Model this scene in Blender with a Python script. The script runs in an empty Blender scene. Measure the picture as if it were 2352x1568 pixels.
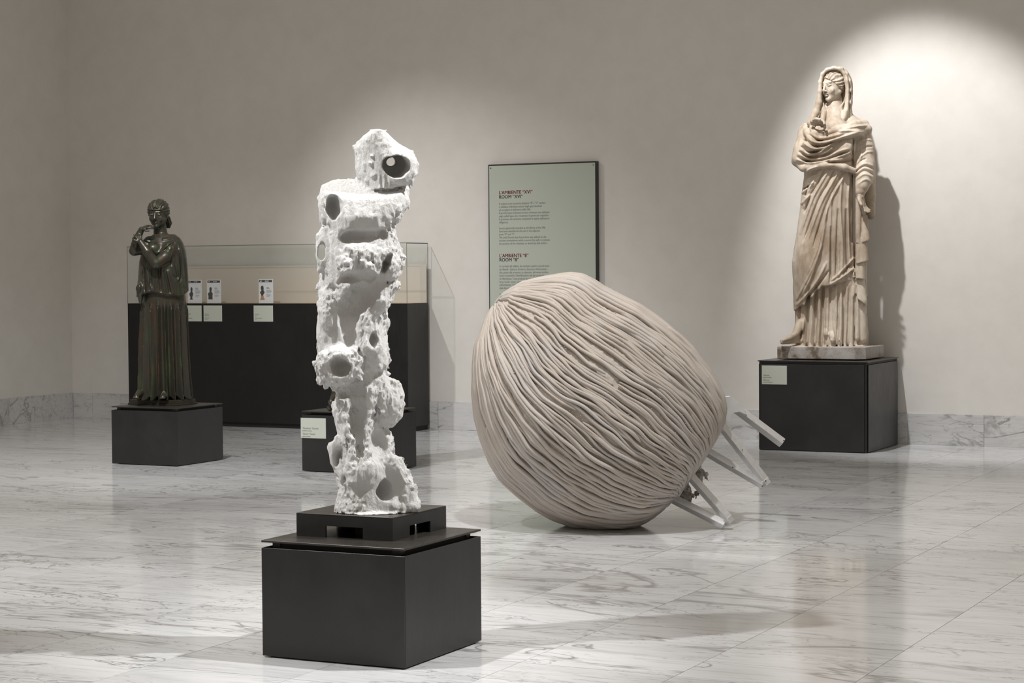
import bpy, bmesh, math, random
import numpy as np
from mathutils import Matrix, Vector

# ------------------------------------------------------------------ camera, world, lights, exposure
SC = bpy.context.scene
COL = SC.collection
IMW, IMH, FPX, CAMH = 2352.0, 1568.0, 4619.25, 1.5
YAW, PITCH, ROLL = [math.radians(a) for a in (26.1962, 1.9572, -0.4171)]
FW = np.array([-math.sin(YAW)*math.cos(PITCH), math.cos(YAW)*math.cos(PITCH), -math.sin(PITCH)])
_r = np.array([math.cos(YAW), math.sin(YAW), 0.0]); _u = np.cross(_r, FW)
CR = math.cos(ROLL)*_r + math.sin(ROLL)*_u
CU = -math.sin(ROLL)*_r + math.cos(ROLL)*_u
CPOS = np.array([0.0, 0.0, CAMH])
cam_d = bpy.data.cameras.new('camera'); cam = bpy.data.objects.new('camera', cam_d); COL.objects.link(cam)
cam_d.sensor_width = 36.0; cam_d.lens = FPX/IMW*36.0; cam_d.clip_start = 0.05; cam_d.clip_end = 200
M = Matrix.Identity(4)
for i in range(3):
    M[i][0] = CR[i]; M[i][1] = CU[i]; M[i][2] = -FW[i]; M[i][3] = CPOS[i]
cam.matrix_world = M
SC.camera = cam

SC.view_settings.view_transform = 'Standard'
SC.view_settings.look = 'None'
SC.view_settings.gamma = 1.0
SC.view_settings.use_curve_mapping = False
SC.view_settings.exposure = 0.0
SC.cycles.max_bounces = 5; SC.cycles.diffuse_bounces = 3; SC.cycles.glossy_bounces = 3; SC.cycles.transparent_max_bounces = 14
SC.cycles.caustics_reflective = False; SC.cycles.caustics_refractive = False

w = bpy.data.worlds.new('room_ambient'); SC.world = w; w.use_nodes = True
bg = w.node_tree.nodes['Background']
bg.inputs[0].default_value = (1.0, 0.89, 0.73, 1); bg.inputs[1].default_value = 0.27

def spot(name, loc, target, watts, angle, blend=0.6, radius=0.06, color=(1, 0.985, 0.97)):
    l = bpy.data.lights.new(name, 'SPOT'); l.energy = watts; l.spot_size = math.radians(angle); l.spot_blend = blend
    l.shadow_soft_size = radius; l.color = color
    o = bpy.data.objects.new(name, l); COL.objects.link(o); o.location = loc
    o.rotation_euler = (Vector(target)-Vector(loc)).to_track_quat('-Z', 'Y').to_euler()
    return o
def area(name, loc, target, watts, size, color=(1, 0.97, 0.93)):
    l = bpy.data.lights.new(name, 'AREA'); l.energy = watts; l.shape = 'RECTANGLE'; l.size = size[0]; l.size_y = size[1]; l.color = color
    o = bpy.data.objects.new(name, l); COL.objects.link(o); o.location = loc
    o.rotation_euler = (Vector(target)-Vector(loc)).to_track_quat('-Z', 'Y').to_euler()
    return o
# ceiling track spots of the gallery, then added fill lamps
spot('track_spot_matron', (-5.25, 14.3, 5.6), (-4.2, 17.0, 1.3), 920, 47, 0.55, 0.05)
spot('track_spot_totem_right', (-1.2, 7.9, 4.9), (-4.15, 6.95, 1.1), 1150, 44, 0.8, 0.06)
spot('track_spot_totem_left', (-6.0, 5.0, 5.1), (-4.05, 6.95, 1.15), 950, 46, 0.9, 0.06)
spot('track_spot_ball', (-3.9, 8.7, 5.2), (-4.6, 11.1, 0.7), 720, 56, 0.9, 0.08)
spot('track_spot_dancers', (-8.2, 10.6, 5.1), (-9.4, 13.6, 0.6), 820, 74, 0.95, 0.06)
spot('track_spot_wall', (-10.9, 13.8, 5.0), (-8.7, 17.0, 0.6), 470, 54, 1.0, 0.06)
spot('fill_spot_floor', (-6.6, 7.6, 5.3), (-7.6, 9.6, 0.0), 620, 80, 1.0, 0.1)  # added fill spot, no known fixture: brightens the left middle of the floor
area('overhead_fill', (-6.0, 9.0, 5.6), (-6.0, 9.0, 0), 190, (9, 9), (1, 0.95, 0.88))  # unseen broad area light, added for soft ambient from above

# ------------------------------------------------------------------ helpers: scene graph
def link(o, parent=None):
    COL.objects.link(o)
    if parent is not None: o.parent = parent
    return o
def tag(o, label=None, cat=None, group=None, kind=None):
    if label: o['label'] = label
    if cat: o['category'] = cat
    if group: o['group'] = group
    if kind: o['kind'] = kind
    return o
def empty(name, loc=(0, 0, 0), rz=0.0, label=None, cat=None, group=None):
    o = bpy.data.objects.new(name, None); link(o); o.location = loc; o.rotation_euler = (0, 0, rz)
    o.empty_display_size = 0.1
    return tag(o, label, cat, group)
def mesh_obj(name, verts, faces, mat=None, parent=None, smooth=False):
    me = bpy.data.meshes.new(name)
    me.from_pydata([tuple(map(float, v)) for v in verts], [], [tuple(f) for f in faces]); me.update()
    if smooth: me.polygons.foreach_set('use_smooth', [True]*len(me.polygons))
    if mat: me.materials.append(mat)
    return link(bpy.data.objects.new(name, me), parent)
def bm_obj(name, bm, mat=None, parent=None, smooth=False):
    me = bpy.data.meshes.new(name); bm.to_mesh(me); bm.free()
    if smooth: me.polygons.foreach_set('use_smooth', [True]*len(me.polygons))
    if mat: me.materials.append(mat)
    return link(bpy.data.objects.new(name, me), parent)
def box_bm(bm, x0, x1, y0, y1, z0, z1, bevel=0.0):
    b = bmesh.new()
    bmesh.ops.create_cube(b, size=1.0, matrix=Matrix.Translation(((x0+x1)/2, (y0+y1)/2, (z0+z1)/2)) @ Matrix.Diagonal((x1-x0, y1-y0, z1-z0, 1)))
    if bevel > 0: bmesh.ops.bevel(b, geom=b.edges[:], offset=bevel, segments=1, affect='EDGES', profile=0.5)
    t = bpy.data.meshes.new('tmp'); b.to_mesh(t); b.free(); bm.from_mesh(t); bpy.data.meshes.remove(t)
def box(name, x0, x1, y0, y1, z0, z1, mat, parent=None, bevel=0.0):
    bm = bmesh.new(); box_bm(bm, x0, x1, y0, y1, z0, z1, bevel)
    return bm_obj(name, bm, mat, parent)
def prism(name, poly, z0, z1, mat, parent=None, bevel=0.0):
    bm = bmesh.new()
    vs = [bm.verts.new((x, y, z0)) for x, y in poly]
    f = bm.faces.new(vs)
    r = bmesh.ops.extrude_face_region(bm, geom=[f])
    for v in r['geom']:
        if isinstance(v, bmesh.types.BMVert): v.co.z = z1
    bmesh.ops.recalc_face_normals(bm, faces=bm.faces[:])
    if bevel > 0: bmesh.ops.bevel(bm, geom=bm.edges[:], offset=bevel, segments=2, affect='EDGES', profile=0.5)
    return bm_obj(name, bm, mat, parent)
def lettering(name, body, size, mat, parent, loc, rot, xscale=1.0, bold=False):
    cu = bpy.data.curves.new('txt', 'FONT'); cu.body = body; cu.size = size; cu.resolution_u = 2
    cu.extrude = 0.0003
    
    t = bpy.data.objects.new('txt', cu); COL.objects.link(t)
    dg = bpy.context.evaluated_depsgraph_get(); dg.update()
    me = bpy.data.meshes.new_from_object(t.evaluated_get(dg)); me.name = name
    bpy.data.objects.remove(t); bpy.data.curves.remove(cu)
    me.materials.clear(); me.materials.append(mat)
    o = link(bpy.data.objects.new(name, me), parent); o.location = loc; o.rotation_euler = rot; o.scale = (xscale, 1, 1)
    return o

# ------------------------------------------------------------------ helpers: camera calibration (photo pixel -> place)
def ray(px, py):
    return ((px-IMW/2)/FPX)*CR - ((py-IMH/2)/FPX)*CU + FW
def on_floor(px, py, z=0.0):
    d = ray(px, py); return CPOS + d*(z-CAMH)/d[2]
class Frame:
    """a thing's own upright frame: x across the line of sight, y away, z up; pixel traces become metres in it"""
    def __init__(s, x, y, z):
        s.o = np.array([x, y, z]); h = np.array([x, y]); d = np.hypot(*h); s.ey = np.array([x/d, y/d, 0.0])
        s.ex = np.array([s.ey[1], -s.ey[0], 0.0]); s.rz = math.atan2(s.ex[1], s.ex[0]); s.d = d; s.ppm = FPX/d
    def L(s, px, py, y=0.0):
        d = ray(px, py); t = ((s.o + s.ey*y - CPOS) @ s.ey)/(d @ s.ey)
        p = CPOS + d*t - s.o
        return np.array([p @ s.ex, y, p[2]])
    def m(s, px): return px/s.ppm

# ------------------------------------------------------------------ helpers: materials
def new_mat(name):
    m = bpy.data.materials.new(name); m.use_nodes = True
    return m, m.node_tree, m.node_tree.nodes['Principled BSDF']
def nd(nt, typ, **kw):
    n = nt.nodes.new(typ)
    for k, v in kw.items():
        if k.startswith('i_'): n.inputs[k[2:].replace('_', ' ')].default_value = v
        else: setattr(n, k, v)
    return n
def ramp(nt, fac, stops):
    r = nt.nodes.new('ShaderNodeValToRGB'); e = r.color_ramp.elements
    while len(e) < len(stops): e.new(0.5)
    for k, (p, c) in enumerate(stops):
        e[k].position = p; e[k].color = (c[0], c[1], c[2], 1) if not isinstance(c, (int, float)) else (c, c, c, 1)
    nt.links.new(fac, r.inputs[0]); return r.outputs[0]
def mix(nt, fac, a, b, blend='MIX'):
    n = nt.nodes.new('ShaderNodeMix'); n.data_type = 'RGBA'; n.blend_type = blend
    for sock, v in ((n.inputs['Factor'], fac), (n.inputs[6], a), (n.inputs[7], b)):
        if isinstance(v, bpy.types.NodeSocket): nt.links.new(v, sock)
        elif isinstance(v, (int, float)): sock.default_value = v
        else: sock.default_value = (*v, 1)
    return n.outputs[2]
def mathn(nt, op, a, b=None):
    n = nt.nodes.new('ShaderNodeMath'); n.operation = op
    for k, v in enumerate((a, b)):
        if v is None: continue
        if isinstance(v, bpy.types.NodeSocket): nt.links.new(v, n.inputs[k])
        else: n.inputs[k].default_value = v
    return n.outputs[0]
def noise(nt, vec, scale, detail=4, rough=0.55, dist=0.0):
    n = nt.nodes.new('ShaderNodeTexNoise'); n.inputs['Scale'].default_value = scale; n.inputs['Detail'].default_value = detail
    n.inputs['Roughness'].default_value = rough; n.inputs['Distortion'].default_value = dist
    if vec is not None: nt.links.new(vec, n.inputs['Vector'])
    return n.outputs['Fac']
def mapping(nt, vec, scale=(1, 1, 1), loc=(0, 0, 0), rot=(0, 0, 0)):
    n = nt.nodes.new('ShaderNodeMapping'); nt.links.new(vec, n.inputs['Vector'])
    n.inputs['Scale'].default_value = scale; n.inputs['Location'].default_value = loc; n.inputs['Rotation'].default_value = rot
    return n.outputs[0]
def bump(nt, bsdf, height, strength, dist):
    b = nt.nodes.new('ShaderNodeBump'); b.inputs['Strength'].default_value = strength; b.inputs['Distance'].default_value = dist
    nt.links.new(height, b.inputs['Height']); nt.links.new(b.outputs[0], bsdf.inputs['Normal'])
def plain(name, col, rough=0.5, metal=0.0, spec=0.5):
    m, nt, b = new_mat(name)
    b.inputs['Base Color'].default_value = (*col, 1); b.inputs['Roughness'].default_value = rough
    b.inputs['Metallic'].default_value = metal; b.inputs['Specular IOR Level'].default_value = spec
    return m

def mat_wall():
    m, nt, b = new_mat('wall_paint')
    pos = nt.nodes.new('ShaderNodeNewGeometry').outputs['Position']
    n1 = noise(nt, pos, 0.8, 5, 0.6); n2 = noise(nt, pos, 5, 6, 0.6)
    c = ramp(nt, n1, [(0.3, (0.665, 0.645, 0.615)), (0.7, (0.71, 0.69, 0.665))])
    c = mix(nt, 0.12, c, ramp(nt, n2, [(0.35, (0.5, 0.47, 0.43)), (0.6, (0.72, 0.70, 0.67))]))
    nt.links.new(c, b.inputs['Base Color']); b.inputs['Roughness'].default_value = 0.85
    b.inputs['Specular IOR Level'].default_value = 0.2
    bump(nt, b, noise(nt, pos, 6, 6, 0.65), 0.10, 0.01)
    return m
def mat_marble(name, tone=(0.715, 0.725, 0.745), rough=0.10, perobj=True, stretch=(1.2, 4.5, 4.5), wall=False):
    m, nt, b = new_mat(name)
    pos = nt.nodes.new('ShaderNodeNewGeometry').outputs['Position']
    oi = nt.nodes.new('ShaderNodeObjectInfo')
    add = nt.nodes.new('ShaderNodeVectorMath'); add.operation = 'MULTIPLY_ADD'
    comb = nt.nodes.new('ShaderNodeCombineXYZ')
    nt.links.new(oi.outputs['Random'], comb.inputs[0]); nt.links.new(oi.outputs['Random'], comb.inputs[1]); nt.links.new(oi.outputs['Random'], comb.inputs[2])
    nt.links.new(comb.outputs[0], add.inputs[0]); add.inputs[1].default_value = (0.9, 0.5, 0.4) if not wall else (7, 5, 3)
    nt.links.new(pos, add.inputs[2]); v = add.outputs[0]
    vs = mapping(nt, v, stretch, rot=(0, 0, 0.06))
    # cloudy streaks lying along the slabs
    st = noise(nt, mapping(nt, v, (1.6, 14, 14)), 2.2, 6, 0.6)
    cl = noise(nt, vs, 0.9, 5, 0.6, 0.6)
    t = np.array(tone)
    base = ramp(nt, st, [(0.28, tuple(t*0.58)), (0.42, tuple(t*0.90)), (0.52, tuple(t)), (0.65, tuple(t*1.04))])
    base = mix(nt, 0.45, base, ramp(nt, cl, [(0.30, tuple(t*0.76)), (0.50, tuple(t)), (0.7, tuple(t*1.06))]))
    rnd = ramp(nt, oi.outputs['Random'], [(0.0, 0.86), (0.5, 0.95), (1.0, 1.0)])
    base = mix(nt, 1.0, base, rnd, 'MULTIPLY')
    # thin dark veins
    def vein(scale, width, mlo, mhi, sx, dist, seed):
        vv = mapping(nt, v, sx, loc=(seed, seed*1.7, seed*0.3))
        n = noise(nt, vv, scale, 5, 0.55, dist)
        a = mathn(nt, 'ABSOLUTE', mathn(nt, 'SUBTRACT', n, 0.5))
        line = ramp(nt, a, [(0.0, 1.0), (width, 0.0)])
        mk = ramp(nt, noise(nt, mapping(nt, v, (0.7, 1.6, 1.6), loc=(seed*3, 1, 2)), 1.1, 3, 0.5), [(mlo, 0.0), (mhi, 1.0)])
        return mathn(nt, 'MULTIPLY', line, mk)
    v0 = vein(0.42, 0.020, 0.50, 0.56, (0.7, 2.0, 2.0), 2.2, 23.7)
    v1 = vein(0.70, 0.010, 0.42, 0.52, (0.8, 2.4, 2.4), 1.8, 3.1)
    v2 = vein(1.5, 0.0095, 0.43, 0.55, (0.8, 2.4, 2.4), 1.8, 7.7)
    v3 = vein(3.6, 0.017, 0.42, 0.62, (0.6, 3.0, 3.0), 1.4, 11.3)
    base = mix(nt, mathn(nt, 'MULTIPLY', v3, 0.42), base, (0.30, 0.30, 0.31))
    base = mix(nt, mathn(nt, 'MULTIPLY', v2, 0.68), base, (0.22, 0.22, 0.22))
    base = mix(nt, mathn(nt, 'MULTIPLY', v1, 0.82), base, (0.18, 0.178, 0.175))
    base = mix(nt, mathn(nt, 'MULTIPLY', v0, 0.72), base, (0.25, 0.245, 0.24))
    nt.links.new(base, b.inputs['Base Color'])
    r = ramp(nt, noise(nt, pos, 2.5, 4, 0.6), [(0.3, rough*0.8), (0.7, rough*1.35)])
    nt.links.new(r, b.inputs['Roughness']); b.inputs['Specular IOR Level'].default_value = 0.42
    return m
def mat_steel(name, col, rough, warm=0.0):
    m, nt, b = new_mat(name)
    tc = nt.nodes.new('ShaderNodeTexCoord').outputs['Object']
    n1 = noise(nt, tc, 3.5, 6, 0.65); n2 = noise(nt, mapping(nt, tc, (18, 18, 3)), 2, 5, 0.6)
    c = np.array(col)
    cc = ramp(nt, n1, [(0.3, tuple(c*0.75)), (0.55, tuple(c)), (0.75, tuple(c*(1.35+warm)*np.array([1+warm, 1, 1-warm])))])
    nt.links.new(cc, b.inputs['Base Color'])
    nt.links.new(ramp(nt, mix(nt, 0.5, n1, n2), [(0.3, rough*0.8), (0.7, rough*1.3)]), b.inputs['Roughness'])
    b.inputs['Specular IOR Level'].default_value = 0.45
    bump(nt, b, n2, 0.02, 0.01)
    return m
def mat_plaster():
    m, nt, b = new_mat('white_plaster')
    tc = nt.nodes.new('ShaderNodeTexCoord').outputs['Object']
    n1 = noise(nt, tc, 9, 5, 0.6); n2 = noise(nt, mapping(nt, tc, (1, 1, 0.6)), 70, 7, 0.72)
    nt.links.new(ramp(nt, n1, [(0.35, (0.87, 0.865, 0.855)), (0.6, (0.91, 0.91, 0.91))]), b.inputs['Base Color'])
    b.inputs['Roughness'].default_value = 0.75; b.inputs['Specular IOR Level'].default_value = 0.25
    bump(nt, b, n2, 1.0, 0.014)
    return m
def mat_clay():
    m, nt, b = new_mat('raw_clay')
    tc = nt.nodes.new('ShaderNodeTexCoord').outputs['Object']
    oi = nt.nodes.new('ShaderNodeObjectInfo').outputs['Random']
    n1 = noise(nt, tc, 3.5, 4, 0.6); n2 = noise(nt, tc, 90, 6, 0.7)
    c = ramp(nt, n1, [(0.34, (0.43, 0.385, 0.345)), (0.5, (0.495, 0.445, 0.40)), (0.66, (0.475, 0.455, 0.445))])
    c = mix(nt, 0.5, c, ramp(nt, oi, [(0.0, (0.42, 0.375, 0.335)), (0.6, (0.485, 0.435, 0.39)), (0.85, (0.505, 0.45, 0.40)), (1.0, (0.48, 0.47, 0.47))]))
    c = mix(nt, ramp(nt, n2, [(0.28, 0.35), (0.4, 0.0)]), c, (0.22, 0.19, 0.165))
    nt.links.new(c, b.inputs['Base Color'])
    b.inputs['Roughness'].default_value = 0.8; b.inputs['Specular IOR Level'].default_value = 0.25
    bump(nt, b, n2, 0.35, 0.004)
    return m
def mat_marble_statue():
    m, nt, b = new_mat('aged_statue_marble')
    tc = nt.nodes.new('ShaderNodeTexCoord').outputs['Object']
    n1 = noise(nt, mapping(nt, tc, (1, 1, 0.5)), 3.0, 6, 0.65); n2 = noise(nt, mapping(nt, tc, (2, 2, 0.6)), 9, 6, 0.7); n3 = noise(nt, tc, 60, 5, 0.6)
    c = ramp(nt, n1, [(0.36, (0.31, 0.24, 0.175)), (0.48, (0.46, 0.385, 0.31)), (0.62, (0.60, 0.53, 0.45))])
    c = mix(nt, ramp(nt, n2, [(0.30, 0.65), (0.45, 0.0)]), c, (0.27, 0.20, 0.14))
    nt.links.new(c, b.inputs['Base Color'])
    b.inputs['Roughness'].default_value = 0.62; b.inputs['Specular IOR Level'].default_value = 0.3
    bump(nt, b, n3, 0.12, 0.004)
    return m
def mat_stone():
    m, nt, b = new_mat('weathered_grey_stone')
    tc = nt.nodes.new('ShaderNodeTexCoord').outputs['Object']
    n1 = noise(nt, tc, 7, 6, 0.65); n2 = noise(nt, tc, 45, 5, 0.6)
    c = ramp(nt, n1, [(0.38, (0.16, 0.12, 0.085)), (0.47, (0.34, 0.31, 0.28)), (0.62, (0.44, 0.425, 0.41))])
    nt.links.new(c, b.inputs['Base Color']); b.inputs['Roughness'].default_value = 0.8
    bump(nt, b, mix(nt, 0.5, n1, n2), 0.5, 0.008)
    return m
def mat_bronze():
    m, nt, b = new_mat('patinated_bronze')
    tc = nt.nodes.new('ShaderNodeTexCoord').outputs['Object']
    n1 = noise(nt, mapping(nt, tc, (9, 9, 1.1)), 2.4, 5, 0.6); n2 = noise(nt, tc, 5, 5, 0.6)
    c = ramp(nt, n1, [(0.30, (0.075, 0.038, 0.022)), (0.43, (0.050, 0.042, 0.030)), (0.55, (0.040, 0.042, 0.030)), (0.66, (0.060, 0.070, 0.038)), (0.8, (0.09, 0.085, 0.05))])
    c = mix(nt, ramp(nt, n2, [(0.4, 0.0), (0.7, 0.7)]), c, (0.030, 0.028, 0.024))
    nt.links.new(c, b.inputs['Base Color']); b.inputs['Metallic'].default_value = 0.35
    nt.links.new(ramp(nt, n2, [(0.3, 0.24), (0.7, 0.42)]), b.inputs['Roughness'])
    return m
def mat_alu():
    m, nt, b = new_mat('cast_aluminium')
    tc = nt.nodes.new('ShaderNodeTexCoord').outputs['Object']
    n1 = noise(nt, tc, 22, 6, 0.7); n2 = noise(nt, mapping(nt, tc, (3, 3, 3)), 8, 4, 0.6)
    nt.links.new(ramp(nt, n1, [(0.25, (0.55, 0.55, 0.56)), (0.45, (0.74, 0.74, 0.75))]), b.inputs['Base Color'])
    nt.links.new(ramp(nt, n2, [(0.3, 0.34), (0.7, 0.50)]), b.inputs['Roughness']); b.inputs['Metallic'].default_value = 0.7
    bump(nt, b, n1, 0.25, 0.003)
    return m
def mat_glass():
    m, nt, b = new_mat('case_glass')
    nt.nodes.remove(b); out = nt.nodes['Material Output']
    tr = nt.nodes.new('ShaderNodeBsdfTransparent'); tr.inputs[0].default_value = (0.985, 0.99, 0.987, 1)
    gl = nt.nodes.new('ShaderNodeBsdfGlossy'); gl.inputs['Roughness'].default_value = 0.02
    fr = nt.nodes.new('ShaderNodeLayerWeight'); fr.inputs['Blend'].default_value = 0.5
    f5 = mathn(nt, 'ADD', mathn(nt, 'MULTIPLY', mathn(nt, 'POWER', fr.outputs['Facing'], 5.0), 0.35), 0.02)
    ms = nt.nodes.new('ShaderNodeMixShader')
    nt.links.new(f5, ms.inputs[0]); nt.links.new(tr.outputs[0], ms.inputs[1]); nt.links.new(gl.outputs[0], ms.inputs[2])
    nt.links.new(ms.outputs[0], out.inputs[0])
    return m

WALL = mat_wall()
MARBLE = mat_marble('floor_marble')
MARBLE_W = mat_marble('baseboard_marble', (0.62, 0.62, 0.625), 0.3, stretch=(2, 2, 2), wall=True)
GROUT = plain('grout', (0.10, 0.095, 0.09), 0.9)
STEEL = mat_steel('waxed_black_steel', (0.019, 0.0185, 0.019), 0.36)
STEEL_LID = mat_steel('waxed_brown_steel', (0.034, 0.030, 0.027), 0.30, 0.1)
CASE_BLACK = mat_steel('case_black_steel', (0.0055, 0.0057, 0.006), 0.45)
DARK = plain('dark_recess_steel', (0.012, 0.011, 0.010), 0.6)
PLASTER = mat_plaster(); CLAY = mat_clay(); STATUE = mat_marble_statue(); STONE = mat_stone(); BRONZE = mat_bronze(); ALU = mat_alu(); GLASS = mat_glass()
LABEL = plain('label_celadon', (0.50, 0.535, 0.475), 0.55)
CARD = plain('card_white', (0.70, 0.71, 0.74), 0.6)
INK = plain('print_dark', (0.05, 0.05, 0.05), 0.6)
INKG = plain('print_grey', (0.16, 0.17, 0.155), 0.6)
INKR = plain('print_red', (0.32, 0.02, 0.03), 0.6)
WOOD = plain('pale_wood', (0.42, 0.31, 0.19), 0.5)
SIGNC = plain('sign_celadon', (0.46, 0.50, 0.445), 0.4)
SIGNE = plain('sign_dark_edge', (0.018, 0.020, 0.018), 0.4)
BACKP = plain('case_back_board', (0.62, 0.575, 0.515), 0.8)
TERRA = plain('print_terracotta', (0.45, 0.22, 0.12), 0.6)

# ------------------------------------------------------------------ the room: floor, walls, baseboards
YB, XL = 17.02, -13.56
tag(box('wall_back', XL-0.2, 2.2, YB, YB+0.25, -0.05, 6.2, WALL), 'plain cream plaster wall at the back of the gallery', 'wall', kind='structure')
tag(box('wall_left', XL-0.25, XL, 2.0, YB, -0.05, 6.2, WALL), 'plain cream plaster side wall meeting the back wall at left', 'wall', kind='structure')
floor = tag(box('floor', XL-0.2, 2.2, 0.5, YB+0.2, -0.06, -0.0105, GROUT), 'polished white floor of grey-veined marble slabs', 'floor', kind='structure')
TX, TY, GAP = 0.64, 0.315, 0.0026
tile_me = None
def tile_mesh():
    bm = bmesh.new(); box_bm(bm, -TX/2+GAP/2, TX/2-GAP/2, -TY/2+GAP/2, TY/2-GAP/2, -0.0105, 0.0, 0.0)
    me = bpy.data.meshes.new('tile'); bm.to_mesh(me); bm.free(); me.materials.append(MARBLE); return me
tile_me = tile_mesh()
cand = []
rt = random.Random(5)
for i in range(-5, 19):
    for j in range(-14, 32):
        x1 = -2.10 - TX*i; cx = x1 - TX/2; cy = 7.55 + TY*j + TY/2
        if cx + TX/2 < XL or cy - TY/2 > YB or cy < 4.2: continue
        edge = cx - TX/2 < XL - 0.01 or cy + TY/2 > YB + 0.02
        q = np.array([cx, cy, 0]) - CPOS; z = q @ FW
        px = IMW/2 + FPX*(q @ CR)/z; py = IMH/2 - FPX*(q @ CU)/z
        vis = -120 < px < IMW+120 and py < IMH+90
        cand.append((edge or not vis, z, cx, cy))
cand.sort()
rest_v, rest_f = [], []
tv = [tuple(v.co) for v in tile_me.vertices]; tf = [tuple(p.vertices) for p in tile_me.polygons]
for k, (out, z, cx, cy) in enumerate(cand):
    if k < 300 and not out:
        o = link(bpy.data.objects.new('marble_slab', tile_me), floor); o.location = (cx, cy, rt.uniform(-0.0002, 0.0002))
    else:
        b0 = len(rest_v); rest_v += [(a+cx, b+cy, c) for a, b, c in tv]; rest_f += [tuple(i+b0 for i in f) for f in tf]
tag(mesh_obj('far_marble_slabs', rest_v, rest_f, MARBLE, floor), kind='stuff')

BH = 0.266
def baseboard(name, label, along, joints, const, rng):
    root = empty(name, (0, 0, 0)); tag(root, label, 'baseboard', kind='structure')
    for a, b in zip(joints[:-1], joints[1:]):
        g = 0.0012; dz = rng.uniform(-0.0015, 0.0015)
        if along == 'x': box('baseboard_slab', a+g, b-g, const-0.016+rng.uniform(-.0012, .0012), const, 0.0, BH+dz, MARBLE_W, root, 0.001)
        else: box('baseboard_slab', const, const+0.016+rng.uniform(-.0012, .0012), a+g, b-g, 0.0, BH+dz, MARBLE_W, root, 0.001)
    return root
rb = random.Random(3)
jx = [XL+0.018, -13.29, -12.93]
while jx[-1] < -9.6: jx.append(jx[-1]+0.63)
jx[-1] = -9.165
while jx[-1] < 1.8: jx.append(jx[-1]+0.6557)
baseboard('baseboard_back', 'grey-veined white marble baseboard along the back wall', 'x', jx, YB, rb)
jy = [YB]
while jy[-1] > 4.5: jy.append(jy[-1]-1.02)
baseboard('baseboard_left', 'grey-veined white marble baseboard along the left wall', 'y', jy[::-1], XL, rb)

# ------------------------------------------------------------------ steel plinths
def plinth(name, x1, y0, wd, hb, label, posts=False):
    """x1,y0 = nearest vertical corner; wd = side length; hb = height of the cladding"""
    t = empty(name, (x1-wd/2, y0+wd/2, 0), 0, label, 'plinth', 'black steel plinths')
    h = wd/2; th = 0.006; g = 0.028 if posts else 0.0008; gl, lt = 0.021, 0.0085
    bot = 0.006
    for k in range(4):
        bm = bmesh.new()
        if k % 2 == 0: box_bm(bm, -h+g, h-g, -h, -h+th, bot, hb, 0.0009)
        else: box_bm(bm, -h+g+th*(0 if posts else 1), h-g-th*(0 if posts else 1), -h, -h+th, bot, hb, 0.0009)
        o = bm_obj('side_panel', bm, STEEL, t); o.rotation_euler = (0, 0, k*math.pi/2)
    box('core', -h+0.036, h-0.036, -h+0.036, h-0.036, 0.0, hb+gl, DARK, t)
    box('lid', -h, h, -h, h, hb+gl, hb+gl+lt, STEEL_LID, t, 0.0012)
    if posts:
        for sx in (-1, 1):
            for sy in (-1, 1):
                px, py = sx*(h-0.022), sy*(h-0.022)
                box('corner_post', px-0.012, px+0.012, py-0.012, py+0.012, 0.0, hb+gl, DARK, t, 0.001)
        for s in (-1, 1):
            box('rail', -h+0.03, h-0.03, s*(h-0.014)-0.006, s*(h-0.014)+0.006, hb+0.004, hb+gl, DARK, t)
            box('rail', s*(h-0.014)-0.006, s*(h-0.014)+0.006, -h+0.03, h-0.03, hb+0.004, hb+gl, DARK, t)
    else:
        for sx in (-1, 1):
            for sy in (-1, 1):
                px, py = sx*(h-0.05), sy*(h-0.05)
                box('bracket', px-0.018, px+0.018, py-0.018, py+0.018, hb, hb+gl, STEEL_LID, t)
    return t
def label_plate(parent, x0, x1, yf, z0, z1, lines, size, x_text):
    """plate on a face looking towards -y; all in the parent's own metres"""
    p = box('label_plate', x0, x1, yf-0.003, yf-0.0002, z0, z1, LABEL, parent, 0.0006); p['label'] = 'pale green label plate'
    for txt, zz, sz, m in lines:
        lettering('lettering', txt, sz, m, p, (x0+x_text, yf-0.0034, zz), (math.pi/2, 0, 0), 0.86)
    return p
LID = 0.4605
pa = plinth('steel_plinth', -3.713, 6.608, 0.640, 0.431, 'low black steel plinth nearest the camera, carrying a notched black riser')
pb = plinth('steel_plinth', -9.302, 12.948, 0.632, 0.431, 'low black steel plinth under the bronze woman with raised arm')
pd = plinth('steel_plinth', -7.545, 13.00, 0.640, 0.431, 'low black steel plinth with a label, behind the white plaster totem')
pc = plinth('steel_plinth', -4.644, 16.02, 0.944, 0.722, 'tall black steel plinth by the back wall under the marble veiled woman', posts=True)
label_plate(pd, -8.192-(-7.865), -7.969-(-7.865), -0.320, 0.256, 0.409,
            [('\u201cDanzatrice\u201d /Danaide', 0.325, 0.0185, INKG), ('peristilio quadrato', 0.308, 0.0135, INKG), ('\u201cDancer\u201d /Danaid', 0.282, 0.0185, INKG), ('square peristyle', 0.265, 0.0135, INKG)], 0.02, 0.013)
label_plate(pc, -5.551-(-5.116), -5.332-(-5.116), -0.472, 0.552, 0.709,
            [('Matrona', 0.622, 0.0185, INKG), ('presso il tablino', 0.606, 0.0135, INKG), ('Matrona', 0.582, 0.0185, INKG), ('near the tablinum', 0.566, 0.0135, INKG)], 0.02, 0.013)

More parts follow.
